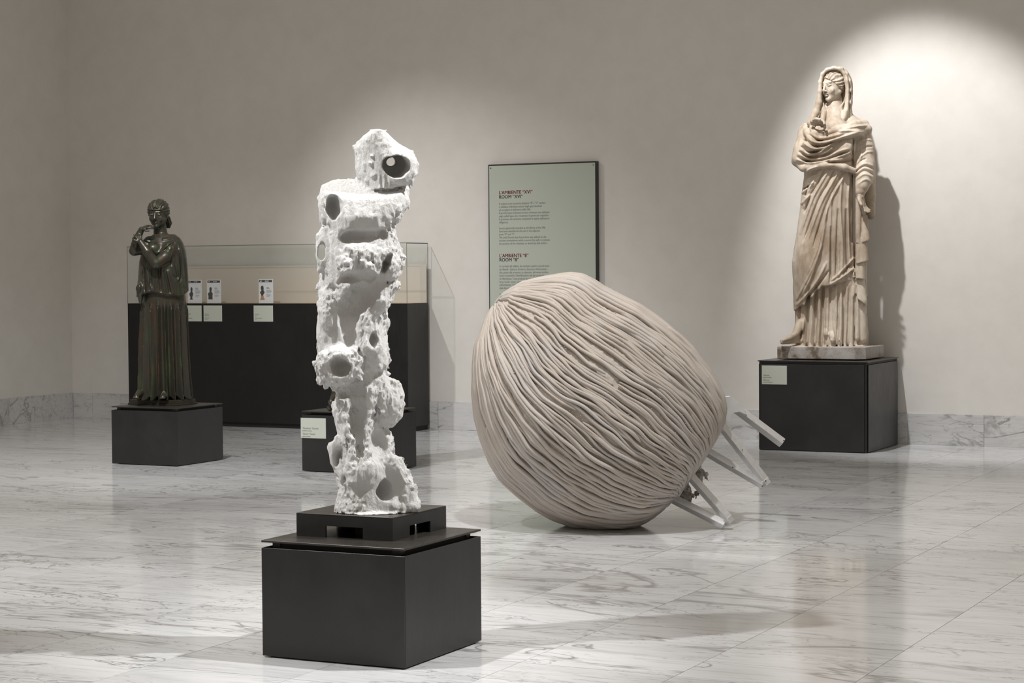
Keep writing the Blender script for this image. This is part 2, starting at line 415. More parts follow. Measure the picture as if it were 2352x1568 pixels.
# notched riser on the nearest plinth
rs = empty('notched_riser', (-4.075, 6.995, LID), 0, 'low black steel riser with notched sides on the nearest plinth', 'riser')
h = 0.22; ft = 0.135
def notched(hw_):
    bm = bmesh.new(); pts = [(-hw_, 0), (-h+ft, 0), (-h+ft, .046), (h-ft, .046), (h-ft, 0), (hw_, 0), (hw_, .0875), (-hw_, .0875)]
    f0 = [bm.verts.new((a, -h, z)) for a, z in pts]; f1 = [bm.verts.new((a, -h+.008, z)) for a, z in pts]
    for q in ((0, 1, 2, 7), (3, 4, 5, 6), (2, 3, 6, 7)):
        bm.faces.new([f0[i] for i in q]); bm.faces.new([f1[i] for i in q][::-1])
    for i in range(8): bm.faces.new((f0[i], f1[i], f1[(i+1) % 8], f0[(i+1) % 8]))
    bmesh.ops.recalc_face_normals(bm, faces=bm.faces[:]); return bm
for k in range(4):
    o = bm_obj('notched_side', notched(h if k % 2 == 0 else h-.0082), STEEL, rs); o.rotation_euler = (0, 0, k*math.pi/2)
box('inner_block', -0.02, 0.13, -0.10, 0.12, 0.0, 0.0875, DARK, rs)
box('top_plate', -h-0.0005, h+0.0005, -h-0.0005, h+0.0005, 0.0877, 0.0925, STEEL_LID, rs, 0.001)
RISER = LID + 0.0925

# ------------------------------------------------------------------ glazed display case against the back wall
CX0, CX1, CY0, CY1, CZ, GZ = -12.49, -9.25, 16.57, 16.985, 1.218, 1.785
case = empty('display_case', ((CX0+CX1)/2, (CY0+CY1)/2, 0), 0, 'long black display case with glass hood against the back wall', 'display case')
ox, oy = (CX0+CX1)/2, (CY0+CY1)/2
def cbox(n, x0, x1, y0, y1, z0, z1, m, bev=0.0, par=None): return box(n, x0-ox, x1-ox, y0-oy, y1-oy, z0, z1, m, par or case, bev)
cbox('kick_base', CX0+0.02, CX1-0.02, CY0+0.03, CY1, 0.0, 0.05, DARK)
cbox('front_panel', CX0, CX1, CY0, CY0+0.004, 0.045, CZ, CASE_BLACK, 0.0008)
cbox('side_panel', CX1-0.004, CX1, CY0+0.0045, CY1, 0.045, CZ, STEEL, 0.0008)
cbox('side_panel', CX0, CX0+0.004, CY0+0.0045, CY1, 0.045, CZ, STEEL, 0.0008)
cbox('carcass', CX0+0.006, CX1-0.006, CY0+0.006, CY1, 0.045, CZ-0.006, DARK)
cbox('deck', CX0+0.004, CX1-0.004, CY0+0.0045, CY1, CZ-0.005, CZ, WOOD)
cbox('back_board', CX0+0.01, CX1-0.01, CY1-0.016, CY1-0.008, CZ, 1.588, BACKP)
gt = 0.006
cbox('glass_pane', CX0, CX1, CY0, CY0+gt, CZ, GZ, GLASS)
cbox('glass_pane', CX1-gt, CX1, CY0+gt, CY1-0.007, CZ, GZ, GLASS)
cbox('glass_pane', CX0, CX0+gt, CY0+gt, CY1-0.007, CZ, GZ, GLASS)
cbox('glass_pane', CX0, CX1, CY1-0.006, CY1, CZ, GZ, GLASS)
cbox('glass_pane', CX0, CX1, CY0, CY1, GZ, GZ+gt, GLASS)
EDGE = plain('glass_edge', (0.10, 0.12, 0.115), 0.2)
for x in (CX0, CX1-0.003): cbox('glass_edge', x, x+0.003, CY0-0.0005, CY0+0.003, CZ, GZ, EDGE)
cbox('glass_edge', CX1-0.003, CX1, CY1-0.003, CY1, CZ, GZ, EDGE)
cbox('glass_edge', CX1-0.003, CX1, CY0, CY1, GZ-0.002, GZ+0.0065, EDGE)
cbox('glass_edge', CX0, CX1, CY0-0.0005, CY0+0.002, GZ+0.001, GZ+0.0065, EDGE)
def case_label(x0, x1, lines):
    return label_plate(case, x0-ox, x1-ox, CY0-oy, 1.040, 1.197, lines, 0.02, 0.014)
case_label(-11.80, -11.585, [('Demostene', 1.108, 0.0185, INKG), ('ambiente 8', 1.094, 0.0135, INKG), ('Demosthenes', 1.066, 0.0185, INKG)])
case_label(-11.562, -11.342, [('Epicuro', 1.108, 0.0185, INKG), ('ambiente 8', 1.094, 0.0135, INKG), ('Epicurus', 1.068, 0.0185, INKG), ('room 8', 1.054, 0.0135, INKG)])
case_label(-10.970, -10.746, [('Ermarco', 1.108, 0.0185, INKG), ('busto', 1.094, 0.0135, INKG), ('Hermarchus', 1.068, 0.0185, INKG), ('bust', 1.054, 0.0135, INKG)])

# printed cards standing inside the glass
def flat_shape(name, pts, mat, parent, y):
    bm = bmesh.new(); vs = [bm.verts.new((a, y, b)) for a, b in pts]; f = bm.faces.new(vs)
    if f.normal.y > 0: f.normal_flip()
    f.normal_update()
    if f.normal.y > 0: bmesh.ops.reverse_faces(bm, faces=[f])
    r = bmesh.ops.extrude_face_region(bm, geom=[f])
    for v in r['geom']:
        if isinstance(v, bmesh.types.BMVert): v.co.y -= 0.0004
    bmesh.ops.triangulate(bm, faces=bm.faces[:])
    return bm_obj(name, bm, mat, parent)
BUST_A = [(0, 0), (.24, .0), (.26, .05), (.17, .09), (.15, .2), (.27, .36), (.30, .48), (.24, .56), (.16, .62), (.20, .74), (.20, .9), (.13, .99), (.02, 1), (-.08, .95), (-.12, .82), (-.08, .66), (-.16, .56), (-.30, .50), (-.28, .36), (-.14, .2), (-.15, .09), (-.24, .05), (-.24, 0)]
BUST_B = [(-.32, .02), (.30, .0), (.34, .18), (.30, .22), (.36, .5), (.26, .56), (.16, .6), (.17, .74), (.22, .86), (.15, .97), (.05, 1), (-.07, .97), (-.16, .88), (-.15, .72), (-.12, .6), (-.28, .56), (-.40, .48), (-.30, .2), (-.34, .16)]
BUST_C = [(-.13, .0), (.10, .02), (.2, .16), (.36, .3), (.28, .44), (.18, .52), (.22, .7), (.18, .92), (.06, 1), (-.1, .98), (-.22, .86), (-.22, .66), (-.12, .5), (-.30, .40), (-.36, .26), (-.2, .14)]
def info_card(x0, x1, z1, bust, label, plinthed=False):
    c = empty('info_card', ((x0+x1)/2, CY0+0.030, CZ+0.001), 0, label, 'card', 'printed cards in the display case')
    wv, hh = (x1-x0)/2, z1-CZ
    box('sheet', -wv, wv, 0, 0.0018, 0.0, hh, CARD, c)
    band = box('header_band', -wv*0.92, wv*0.86, -0.0007, -0.0001, hh-0.031, hh-0.009, INK, c)
    for a, b in ((-0.8, -0.55), (-0.12, 0.12), (0.16, 0.4)):
        box('print_line', a*wv, b*wv, -0.0011, -0.0006, hh-0.024, hh-0.017, CARD, band)
    bx, bz, bw, bhh = -wv*0.5, 0.036 if not plinthed else 0.075, 0.076, 0.125 if not plinthed else 0.098
    flat_shape('bust_print', [(bx+a*bw, bz+b*bhh) for a, b in bust], INK, c, -0.0002)
    if plinthed:
        flat_shape('pedestal_print', [(bx-.026, .032), (bx+.026, .032), (bx+.024, .05), (bx+.014, .055), (bx+.016, .07), (bx+.004, .082), (bx-.012, .082), (bx-.016, .066), (bx-.02, .05)], TERRA, c, -0.0002)
    z = hh-0.085
    for k, ln in enumerate((0.36, 0.44, 0, 0.62, 0.74, 0.70, 0.56, 0, 0.5, 0.6, 0.42)):
        if ln: box('print_line', wv*0.08, wv*(0.08+ln), -0.0006, -0.0002, z, z+(0.0042 if k < 2 else 0.0026), INKG, c)
        z -= 0.0085
    return c
info_card(-11.772, -11.602, 1.451, BUST_A, 'white card with bust print next to the bronze woman in the glass case')
info_card(-11.541, -11.373, 1.452, BUST_B, 'white card with helmet-shaped dark bust print, second from left in glass case')
info_card(-10.930, -10.762, 1.455, BUST_C, 'white card with dark bust on terracotta pedestal, alone in glass case', True)

# ------------------------------------------------------------------ tall text panel on the wall
SX0, SX1, SZ1, SZ0, SYF = -8.585, -7.470, 2.520, 0.52, 16.965
sg = empty('text_panel', ((SX0+SX1)/2, YB-0.002, SZ0), 0, 'tall pale green text panel with dark edges on the back wall', 'sign')
sx = (SX0+SX1)/2
box('backing', SX0-sx, SX1-sx, SYF+0.004-YB, 0, 0, SZ1-SZ0, SIGNE, sg, 0.001)
face = box('face_sheet', SX0+0.012-sx, SX1-0.012-sx, SYF-YB, SYF+0.0042-YB, 0.012, SZ1-SZ0-0.014, SIGNC, sg)
for a in (SX0+0.03, SX1-0.03):
    bm = bmesh.new(); bmesh.ops.create_cone(bm, cap_ends=True, segments=10, radius1=0.005, radius2=0.005, depth=0.003)
    o = bm_obj('screw', bm, SIGNE, sg); o.rotation_euler = (math.pi/2, 0, 0); o.location = (a-sx, SYF-YB-0.001, SZ1-SZ0-0.035)
def sv(y): return SZ1 - (y-373.5)*0.00413 - SZ0
TXT = [(441.8, 'L\u2019AMBIENTE \u201cXVI\u201d', 0.046, INKR, 1), (451.6, 'ROOM \u201cXVI\u201d', 0.046, INK, 1)]
y = 465.6
for s_ in ['In questo e nei successivi ambienti \u201c8\u201d e \u201cV\u201d sembra', 'si debbano individuare alcuni degli spazi destinati', 'ad accogliere la biblioteca della Villa.', 'Il piccolo busto in bronzo in esso rinvenuto era utilizzato', 'sugli scaffali lignei che rivestivano le pareti per segnalare', 'la posizione dei volumina contenenti le opere dell\u2019autore', 'raffigurato.']:
    TXT.append((y, s_, 0.0285, INKG, 0)); y += 7.05
y = 521.3
for s_ in ['Spaces apparently intended as the library of the Villa', 'have been identified in this and in the adjacent', 'areas \u201c8\u201d and \u201cV\u201d.', 'The small bronze bust found here was utilised on the', 'wooden bookshelves which covered the walls to indicate', 'the position of the volumina, or works by that author.']:
    TXT.append((y, s_, 0.0285, INKG, 0)); y += 7.0
TXT += [(585.2, 'L\u2019AMBIENTE \u201c8\u201d', 0.046, INKR, 1), (594.8, 'ROOM \u201c8\u201d', 0.046, INK, 1)]
y = 607.8
for s_ in ['A nord-est del tablino, ha restituito quattro piccoli busti', 'dei filosofi - Epicuro, Ermarco, Zenone e Demostene -', 'che, grazie alla presenza, su ciascuno, del nome iscritto,', 'hanno consentito l\u2019identificazione dei tipi scultorei', 'di riferimento. Tutti prodotti da una stessa bottega,', 'forse locale, erano, come il piccolo', 'nell\u2019ambiente \u201cXVI\u201d, utilizzati', 'della libreria.']:
    TXT.append((y, s_, 0.0285, INKG, 0)); y += 7.1
TXT += [(671.7, 'Small p', 0.0285, INKG, 0), (678.7, 'nort', 0.0285, INKG, 0)]
for yy, s_, sz, m_, b_ in TXT:
    if b_: lettering('lettering', s_, sz, m_, face, (SX0+0.1136-sx, SYF-YB-0.0006, sv(yy)+0.0006), (math.pi/2, 0, 0), 0.95)
    lettering('lettering', s_, sz, m_, face, (SX0+0.112-sx, SYF-YB-0.0006, sv(yy)), (math.pi/2, 0, 0), 0.95 if b_ else 0.80, bool(b_))

# ------------------------------------------------------------------ helpers: sculpting on a distance grid
def smin(a, b, k):
    if k <= 0: return np.minimum(a, b)
    hh = np.clip(0.5+0.5*(b-a)/k, 0, 1)
    return b*(1-hh)+a*hh - k*hh*(1-hh)
class Clay:
    def __init__(s, lo, hi, h):
        s.lo = np.array(lo, float); s.h = h
        s.n = np.ceil((np.array(hi)-s.lo)/h).astype(int)+1
        s.D = np.full(s.n, 0.3, np.float32)
        s.ax = [(s.lo[i]+h*np.arange(s.n[i])).astype(np.float32) for i in range(3)]
        s.cav = None; s.warp = 0.0
    def sl(s, lo, hi):
        a = np.clip(np.floor((np.array(lo)-s.lo)/s.h).astype(int), 0, s.n-1)
        b = np.clip(np.ceil((np.array(hi)-s.lo)/s.h).astype(int)+1, 1, s.n)
        if np.any(b <= a): return None
        S = tuple(slice(a[i], b[i]) for i in range(3))
        x = s.ax[0][S[0]][:, None, None]; y = s.ax[1][S[1]][None, :, None]; z = s.ax[2][S[2]][None, None, :]
        return S, x, y, z
    def bent(s, x, y, z):
        w_ = s.warp
        X = x + w_*(np.sin(47*z+19*y+1.0)*0.6+np.sin(83*z-37*x+2.0)*0.4+0.35*np.sin(151*z+90*x))
        Zz = z + w_*(np.sin(53*x+31*y+0.5)*0.6+np.sin(97*x-41*z+1.7)*0.4+0.35*np.sin(140*x+77*z+2))
        Yy = y + w_*0.7*(np.sin(43*x+3)+np.sin(59*z+1))*0.5
        return X, Yy, Zz
    def add(s, f, lo, hi, k=0.01, pad=0.05, nowarp=False):
        r = s.sl(np.array(lo)-pad-k, np.array(hi)+pad+k)
        if r is None: return
        S, x, y, z = r
        if s.warp and not nowarp: x, y, z = s.bent(x, y, z)
        s.D[S] = smin(s.D[S], f(x, y, z).astype(np.float32), k)
    def cut(s, f, lo, hi, k=0.01, pad=0.03, nowarp=False):
        r = s.sl(np.array(lo)-pad-k, np.array(hi)+pad+k)
        if r is None: return
        S, x, y, z = r
        if s.warp and not nowarp: x, y, z = s.bent(x, y, z)
        d = f(x, y, z).astype(np.float32)
        s.D[S] = -smin(-s.D[S], d, k)
        if s.cav is not None: s.cav[S] = np.minimum(s.cav[S], d)
    # shapes
    def ell(s, c, r, k=0.01, rot=None, cut=False):
        c = np.array(c, float); r = np.array(r, float); R = np.array(rot.to_matrix()) if rot is not None else np.eye(3)
        def f(x, y, z):
            dx, dy, dz = x-c[0], y-c[1], z-c[2]
            a = R[0, 0]*dx+R[1, 0]*dy+R[2, 0]*dz; b = R[0, 1]*dx+R[1, 1]*dy+R[2, 1]*dz; e = R[0, 2]*dx+R[1, 2]*dy+R[2, 2]*dz
            k0 = np.sqrt((a/r[0])**2+(b/r[1])**2+(e/r[2])**2); k1 = np.sqrt((a/r[0]**2)**2+(b/r[1]**2)**2+(e/r[2]**2)**2)+1e-6
            return k0*(k0-1)/k1
        m = r.max() if rot is not None else r
        (s.cut if cut else s.add)(f, c-m, c+m, k)
    def cap(s, a, b, ra, rb, k=0.01, cut=False, sq=(1, 1, 1)):
        a = np.array(a, float); b = np.array(b, float); d = b-a; L2 = float(d@d)+1e-9
        def f(x, y, z):
            t = np.clip(((x-a[0])*d[0]+(y-a[1])*d[1]+(z-a[2])*d[2])/L2, 0, 1)
            return np.sqrt(((x-a[0]-t*d[0])/sq[0])**2+((y-a[1]-t*d[1])/sq[1])**2+((z-a[2]-t*d[2])/sq[2])**2)-(ra+(rb-ra)*t)
        m = max(ra, rb)*max(sq)
        (s.cut if cut else s.add)(f, np.minimum(a, b)-m, np.maximum(a, b)+m, k)
    def tube(s, pts, radii, k=0.01, cut=False):
        for i in range(len(pts)-1): s.cap(pts[i], pts[i+1], radii[i], radii[i+1], k, cut)
    def loft(s, zs, xl, xr, yf, yb, k=0.01, p=2.3, clip=None, z0=None, z1=None):
        o = np.argsort(zs); zs = np.array(zs)[o]; xl, xr, yf, yb = [np.array(v, float)[o] if np.ndim(v) else np.full(len(zs), float(v)) for v in (xl, xr, yf, yb)]
        z0 = zs[0] if z0 is None else z0; z1 = zs[-1] if z1 is None else z1
        def f(x, y, z):
            zz = z.ravel(); a, b, c, d = [np.interp(zz, zs, v)[None, None, :] for v in (xl, xr, yf, yb)]
            rx, ry = np.maximum((b-a)/2, 1e-3), np.maximum((d-c)/2, 1e-3); u = np.abs(x-(a+b)/2)/rx; v = np.abs(y-(c+d)/2)/ry
            q = (u**p+v**p+1e-9)**(1/p)
            e = np.sqrt(((x-(a+b)/2))**2+((y-(c+d)/2))**2)
            dd = np.where(q > 1e-3, e*(1-1/np.maximum(q, 1e-3)), -np.minimum(rx, ry))
            dd = np.maximum(dd, -np.minimum(rx, ry))
            dd = np.maximum(dd, np.maximum(z0-z, z-z1))
            if clip is not None: dd = np.maximum(dd, clip(x, y, z))
            return dd
        s.add(f, (xl.min(), yf.min(), z0), (xr.max(), yb.max(), z1), k, nowarp=True)
    def band(s, w):
        i = np.nonzero(np.abs(s.D) < w)
        return i, s.ax[0][i[0]], s.ax[1][i[1]], s.ax[2][i[2]]
    def mesh(s, name, mat, parent, smooth_it=0):
        D = s.D; D[0], D[-1], D[:, 0], D[:, -1], D[:, :, 0], D[:, :, -1] = 1, 1, 1, 1, 1, 1
        ins = D < 0
        c = np.zeros(np.array(D.shape)-1, np.int8)
        for i in (0, 1):
            for j in (0, 1):
                for k in (0, 1): c += ins[i:D.shape[0]-1+i, j:D.shape[1]-1+j, k:D.shape[2]-1+k]
        act = np.argwhere((c > 0) & (c < 8)); idx = np.full(c.shape, -1, np.int32); idx[tuple(act.T)] = np.arange(len(act))
        P = np.zeros((len(act), 3)); W = np.zeros(len(act))
        off = [(i, j, k) for i in (0, 1) for j in (0, 1) for k in (0, 1)]
        val = {o: D[act[:, 0]+o[0], act[:, 1]+o[1], act[:, 2]+o[2]].astype(float) for o in off}
        for o in off:
            for a in range(3):
                if o[a] == 0:
                    q = list(o); q[a] = 1; q = tuple(q); va, vb = val[o], val[q]; m = (va < 0) != (vb < 0)
                    t = va[m]/(va[m]-vb[m]); e = np.tile(np.array(o, float), (m.sum(), 1)); e[:, a] = t
                    P[m] += e; W[m] += 1
        V = s.lo + s.h*(act+P/W[:, None])
        F = []
        for a in range(3):
            sl0 = [slice(1, -1)]*3; sl0[a] = slice(0, -1); sl1 = [slice(1, -1)]*3; sl1[a] = slice(1, None)
            A, B = ins[tuple(sl0)], ins[tuple(sl1)]
            for flip, mk in ((False, A & ~B), (True, ~A & B)):
                e = np.argwhere(mk)
                if not len(e): continue
                base = e.copy(); b1, b2 = (a+1) % 3, (a+2) % 3
                for q in (b1, b2): base[:, q] += 1
                def g(d1, d2):
                    t = base.copy(); t[:, b1] -= d1; t[:, b2] -= d2; return idx[tuple(t.T)]
                quad = np.stack([g(1, 1), g(0, 1), g(0, 0), g(1, 0)], 1)
                F.append(quad[:, ::-1] if flip else quad)
        F = np.concatenate(F)
        me = bpy.data.meshes.new(name); me.vertices.add(len(V)); me.vertices.foreach_set('co', V.ravel().astype(np.float32))
        me.loops.add(F.size); me.loops.foreach_set('vertex_index', F.ravel().astype(np.int32))
        me.polygons.add(len(F)); me.polygons.foreach_set('loop_start', (np.arange(len(F))*4).astype(np.int32))
        me.polygons.foreach_set('use_smooth', np.ones(len(F), bool))
        me.update(calc_edges=True); me.validate(); me.materials.append(mat)
        return link(bpy.data.objects.new(name, me), parent)
RNG = np.random.default_rng(11)
_lat = RNG.random((64, 64, 64)).astype(np.float32)
def vnoise(x, y, z):
    out = 0; ix, iy, iz = [np.floor(v).astype(np.int32) for v in (x, y, z)]
    fx, fy, fz = x-ix, y-iy, z-iz
    fx, fy, fz = [v*v*(3-2*v) for v in (fx, fy, fz)]
    for i in (0, 1):
        for j in (0, 1):
            for k in (0, 1):
                out = out + _lat[(ix+i) & 63, (iy+j) & 63, (iz+k) & 63]*(fx if i else 1-fx)*(fy if j else 1-fy)*(fz if k else 1-fz)
    return out*2-1
def sstep(a, b, x):
    t = np.clip((x-a)/(b-a), 0, 1); return t*t*(3-2*t)
def fold_map(clay, lines):
    """ridges (+) and furrows (-) drawn over the front: lines of (points xz, half width, height); returns a map over x,z"""
    X = clay.ax[0][:, None]; Z = clay.ax[2][None, :]; H = np.zeros((len(clay.ax[0]), len(clay.ax[2])), np.float32)
    for pts, wd, am in lines:
        pts = [np.array(p, float) for p in pts]; best = np.full(H.shape, 9.0, np.float32); n = len(pts)-1
        tl = np.zeros_like(H)
        for i in range(n):
            a, b = pts[i], pts[i+1]; d = b-a; L2 = float(d@d)+1e-9
            t = np.clip(((X-a[0])*d[0]+(Z-a[1])*d[1])/L2, 0, 1)
            e = np.sqrt((X-a[0]-t*d[0])**2+(Z-a[1]-t*d[1])**2); m = e < best
            best[m] = e[m]; tl[m] = ((i+t)/n)[m]
        taper = np.clip(np.minimum(tl, 1-tl)*5, 0.0, 1)**0.6
        H += am*np.exp(-(best/wd)**2)*taper
    return H
def round_line(pts, n):
    """smooth curve through points"""
    p = np.array(pts, float); t = np.linspace(0, len(p)-1, n); out = []
    for q in t:
        i = min(int(q), len(p)-2); f = q-i; p0, p1, p2, p3 = p[max(i-1, 0)], p[i], p[i+1], p[min(i+2, len(p)-1)]
        out.append(0.5*((2*p1)+(-p0+p2)*f+(2*p0-5*p1+4*p2-p3)*f*f+(-p0+3*p1-3*p2+p3)*f**3))
    return np.array(out)

# ------------------------------------------------------------------ white plaster totem
fr = Frame(-4.055, 6.985, RISER)
tot = empty('plaster_totem', tuple(fr.o), fr.rz, 'rough white plaster totem with round holes standing on the black riser', 'sculpture')
L, pm = fr.L, fr.m
C = Clay((-0.30, -0.27, -0.012), (0.30, 0.27, 1.60), 0.0032)
def prof(pts): return np.array([L(x, y)[2] for x, y in pts]), np.array([L(x, y)[0] for x, y in pts])
def add_loft(lp, rp, yf, yb, k=0.02, p=2.4, n=60):
    zl, xl = prof(lp); zr, xr = prof(rp); z = np.linspace(max(zl.min(), zr.min()), min(zl.max(), zr.max()), n)
    a = np.interp(z, zl[::-1], xl[::-1]); b = np.interp(z, zr[::-1], xr[::-1])
    C.loft(z, a, b, np.interp(z, *yf) if isinstance(yf, tuple) else yf, np.interp(z, *yb) if isinstance(yb, tuple) else yb, k, p)
# body: shoulders down to the foot
lp = [(760, 409), (740, 425), (735, 455), (733, 470), (738, 490), (746, 512), (752, 532), (748, 560), (742, 600), (740, 640), (739, 660), (737, 700), (735, 722), (729, 755), (727, 775), (731, 800), (734, 815), (738, 850), (748, 872), (764, 888), (777, 903), (774, 920), (767, 938), (768, 955), (776, 985), (780, 1002), (776, 1020), (774, 1050), (779, 1080), (783, 1100), (779, 1130), (770, 1160), (768, 1172)]
rp = [(925, 409), (936, 430), (937, 455), (934, 475), (924, 495), (906, 520), (904, 528), (912, 545), (917, 570), (920, 598), (915, 615), (906, 645), (903, 672), (894, 702), (882, 712), (880, 740), (882, 768), (888, 800), (891, 822), (886, 840), (877, 856), (872, 875), (874, 900), (880, 940), (884, 980), (893, 995), (901, 1020), (903, 1050), (906, 1060), (922, 1085), (936, 1110), (947, 1140), (955, 1162), (957, 1172)]
zz = [L(862, q)[2] for q in (1172, 1060, 980, 900, 840, 760, 640, 560, 500, 420)]
yf = (zz, [-0.17, -0.145, -0.135, -0.12, -0.14, -0.16, -0.17, -0.175, -0.18, -0.14])
yb = (zz, [0.17, 0.13, 0.13, 0.11, 0.13, 0.14, 0.15, 0.14, 0.14, 0.12])
add_loft(lp, rp, yf, yb, 0.02, 2.6)
# shoulder slab falls towards the viewer: shave the front top
a0, a1 = L(850, 400)[2], L(850, 462)[2]
C.cut(lambda x, y, z: ((a0+(a1-a0)*np.clip((0.10-y)/0.27, 0, 1.2)) - z)*0.8 + 0*x, (-.3, -.27, a1-0.01), (.3, .27, a0+.1), 0.012, nowarp=True)
C.cav = np.full(C.n, 0.3, np.float32)
# neck and head
C.warp = 0.0035
C.cap(L(868, 440, 0.0), L(872, 395, 0.0), pm(44), pm(48), 0.02)
hl = [(855, 302), (838, 311), (824, 324), (817, 342), (818, 365), (818, 385), (822, 402), (835, 425), (845, 436)]
hr = [(882, 302), (903, 320), (915, 330), (926, 336), (938, 350), (954, 368), (958, 380), (956, 395), (947, 411), (934, 425), (915, 434)]
add_loft(hl, hr, -0.115, 0.10, 0.015, 2.2)
C.ell(L(866, 325, -0.01), (pm(26), 0.07, pm(26)), 0.02)
C.ell(L(919, 383, -0.085), (pm(38), 0.06, pm(44)), 0.015, Vector((0.35, -1, 0)).to_track_quat('-Y', 'Z'))
C.cap(L(940, 352, -0.09), L(956, 378, -0.05), pm(9), pm(6), 0.01)
# ledges, bosses, wings, drips
C.cap(L(915, 462, -0.06), L(908, 500, -0.05), pm(24), pm(12), 0.015)
C.cap(L(920, 440, -0.02), L(926, 462, -0.05), pm(13), pm(14), 0.012)
C.ell(L(838, 582, -0.135), (pm(70), 0.055, pm(20)), 0.015)
C.ell(L(800, 600, -0.15), (pm(22), 0.04, pm(26)), 0.012)
C.ell(L(893, 605, -0.13), (pm(27), 0.05, pm(38)), 0.012)
C.tube([L(796, 600, -0.18), L(794, 630, -0.185), L(793, 656, -0.175)], [pm(13), pm(8), pm(2.5)], 0.01)
C.tube([L(847, 610, -0.18), L(845, 640, -0.18)], [pm(9), pm(3)], 0.01)
C.ell(L(743, 578, -0.09), (pm(16.5), 0.045, pm(46)), 0.010)
C.cap(L(752, 530, -0.09), L(760, 625, -0.09), pm(9), pm(14), 0.012)
C.ell(L(755, 710, -0.11), (pm(20), 0.06, pm(52)), 0.012)
C.tube([L(897, 655, -0.12), L(872, 690, -0.14), L(848, 730, -0.13), L(850, 790, -0.13), L(868, 830, -0.10)], [pm(13), pm(19), pm(18), pm(22), pm(22)], 0.012)
C.tube([L(879, 700, -0.02), L(883, 740, -0.02), L(881, 770, -0.02)], [pm(8), pm(7), pm(2)], 0.008)
C.ell(L(780, 838, -0.15), (pm(48), 0.075, pm(46)), 0.014)
C.tube([L(742, 850, -0.14), L(734, 872, -0.14)], [pm(12), pm(5)], 0.01)
C.tube([L(818, 830, -0.17), L(826, 872, -0.17)], [pm(13), pm(4)], 0.01)
for q in ((736, 880), (752, 886), (768, 893)): C.tube([L(q[0], q[1]-14, -0.14), L(q[0], q[1], -0.14)], [pm(6), pm(1.5)], 0.006)
C.ell(L(890, 922, -0.05), (pm(38), 0.085, pm(54)), 0.010)
C.cap(L(885, 960, -0.06), L(905, 955, -0.05), pm(20), pm(14), 0.012)
C.cap(L(870, 872, -0.07), L(912, 915, -0.06), pm(18), pm(14), 0.015)
C.tube([L(850, 900, -0.14), L(838, 960, -0.14), L(842, 1040, -0.15)], [pm(15), pm(10), pm(12)], 0.012)
C.tube([L(795, 930, -0.13), L(800, 980, -0.14), L(812, 1010, -0.15), L(808, 1060, -0.15)], [pm(16), pm(12), pm(12), pm(14)], 0.012)
C.tube([L(785, 1015, -0.09), L(757, 1028, -0.09)], [pm(16), pm(6)], 0.01)
C.cap(L(765, 1035, -0.09), L(783, 1080, -0.1), pm(10), pm(14), 0.01)
C.cap(L(905, 1068, -0.10), L(944, 1158, -0.11), pm(24), pm(20), 0.012)
C.cap(L(900, 1160, -0.14), L(945, 1165, -0.10), pm(16), pm(12), 0.012)
C.ell(L(835, 1080, -0.13), (pm(40), 0.06, pm(40)), 0.014)
# thin skirt of plaster on the plate
C.loft([0.0, 0.004, 0.016, 0.03], [L(770, 1172)[0]]*3+[L(785, 1172)[0]], [L(957, 1172)[0]]*3+[L(940, 1172)[0]], [-0.185, -0.185, -0.165, -0.14], [0.17, 0.17, 0.15, 0.12], 0.01, 2.2, z0=0.0)
# hollows
Q = lambda d: Vector(d).to_track_quat('-Y', 'Z')
C.cap(L(921, 384, -0.19), L(900, 379, -0.045), pm(29), pm(30), 0.004, True, (1, 1, 0.88))
C.cap(L(901, 374, -0.05), L(893, 366, 0.16), pm(12), pm(11), 0.004, True)
C.ell(L(766, 472, -0.15), (pm(19), 0.12, pm(31)), 0.004, Q((0.10, -1, 0.05)), True)
C.cap(L(792, 545, -0.19), L(878, 540, -0.19), pm(16), pm(18), 0.008, True, (1, 2.3, 1))
C.ell(L(842, 530, -0.235), (pm(58), 0.072, pm(34)), 0.012, None, True)
C.cap(L(739, 578, -0.2), L(739, 578, 0.25), pm(9.5), pm(9.5), 0.003, True, (1, 1, 2.35))
C.cap(L(880, 622, -0.20), L(888, 606, -0.20), pm(9), pm(11), 0.003, True, (1, 5.5, 1)); C.cap(L(888, 606, -0.20), L(897, 590, -0.20), pm(10), pm(7.5), 0.003, True, (1, 5.5, 1))
C.tube([L(880, 648, -0.19), L(834, 676, -0.175), L(801, 712, -0.165), L(803, 780, -0.17)], [pm(20), pm(33), pm(28), pm(18)], 0.004, True)
C.cap(L(790, 640, -0.20), L(850, 640, -0.20), pm(16), pm(18), 0.006, True, (1, 2, 1))
C.ell(L(857, 780, -0.165), (pm(12), 0.05, pm(18)), 0.006, None, True)
C.ell(L(758, 662, -0.19), (pm(20), 0.07, pm(14)), 0.006, None, True)
C.ell(L(749, 790, -0.19), (pm(12), 0.06, pm(18)), 0.006, None, True)
C.ell(L(775, 851, -0.262), (pm(46), 0.060, pm(40)), 0.005, Q((-0.25, -1, -0.35)), True)
C.ell(L(781, 843, -0.215), (pm(24), 0.060, pm(23)), 0.003, None, True)
C.tube([L(820, 900, -0.15), L(822, 980, -0.15), L(826, 1040, -0.165)], [pm(22), pm(16), pm(9)], 0.006, True)
C.ell(L(874, 1016, -0.16), (pm(25), 0.085, pm(40)), 0.005, None, True)
C.ell(L(790, 1047, -0.18), (pm(10), 0.06, pm(26)), 0.005, None, True)
C.ell(L(776, 985, -0.17), (pm(16), 0.07, pm(28)), 0.008, None, True)
C.ell(L(765, 1052, -0.14), (pm(8), 0.08, pm(22)), 0.004, Q((-0.4, -1, 0)), True)
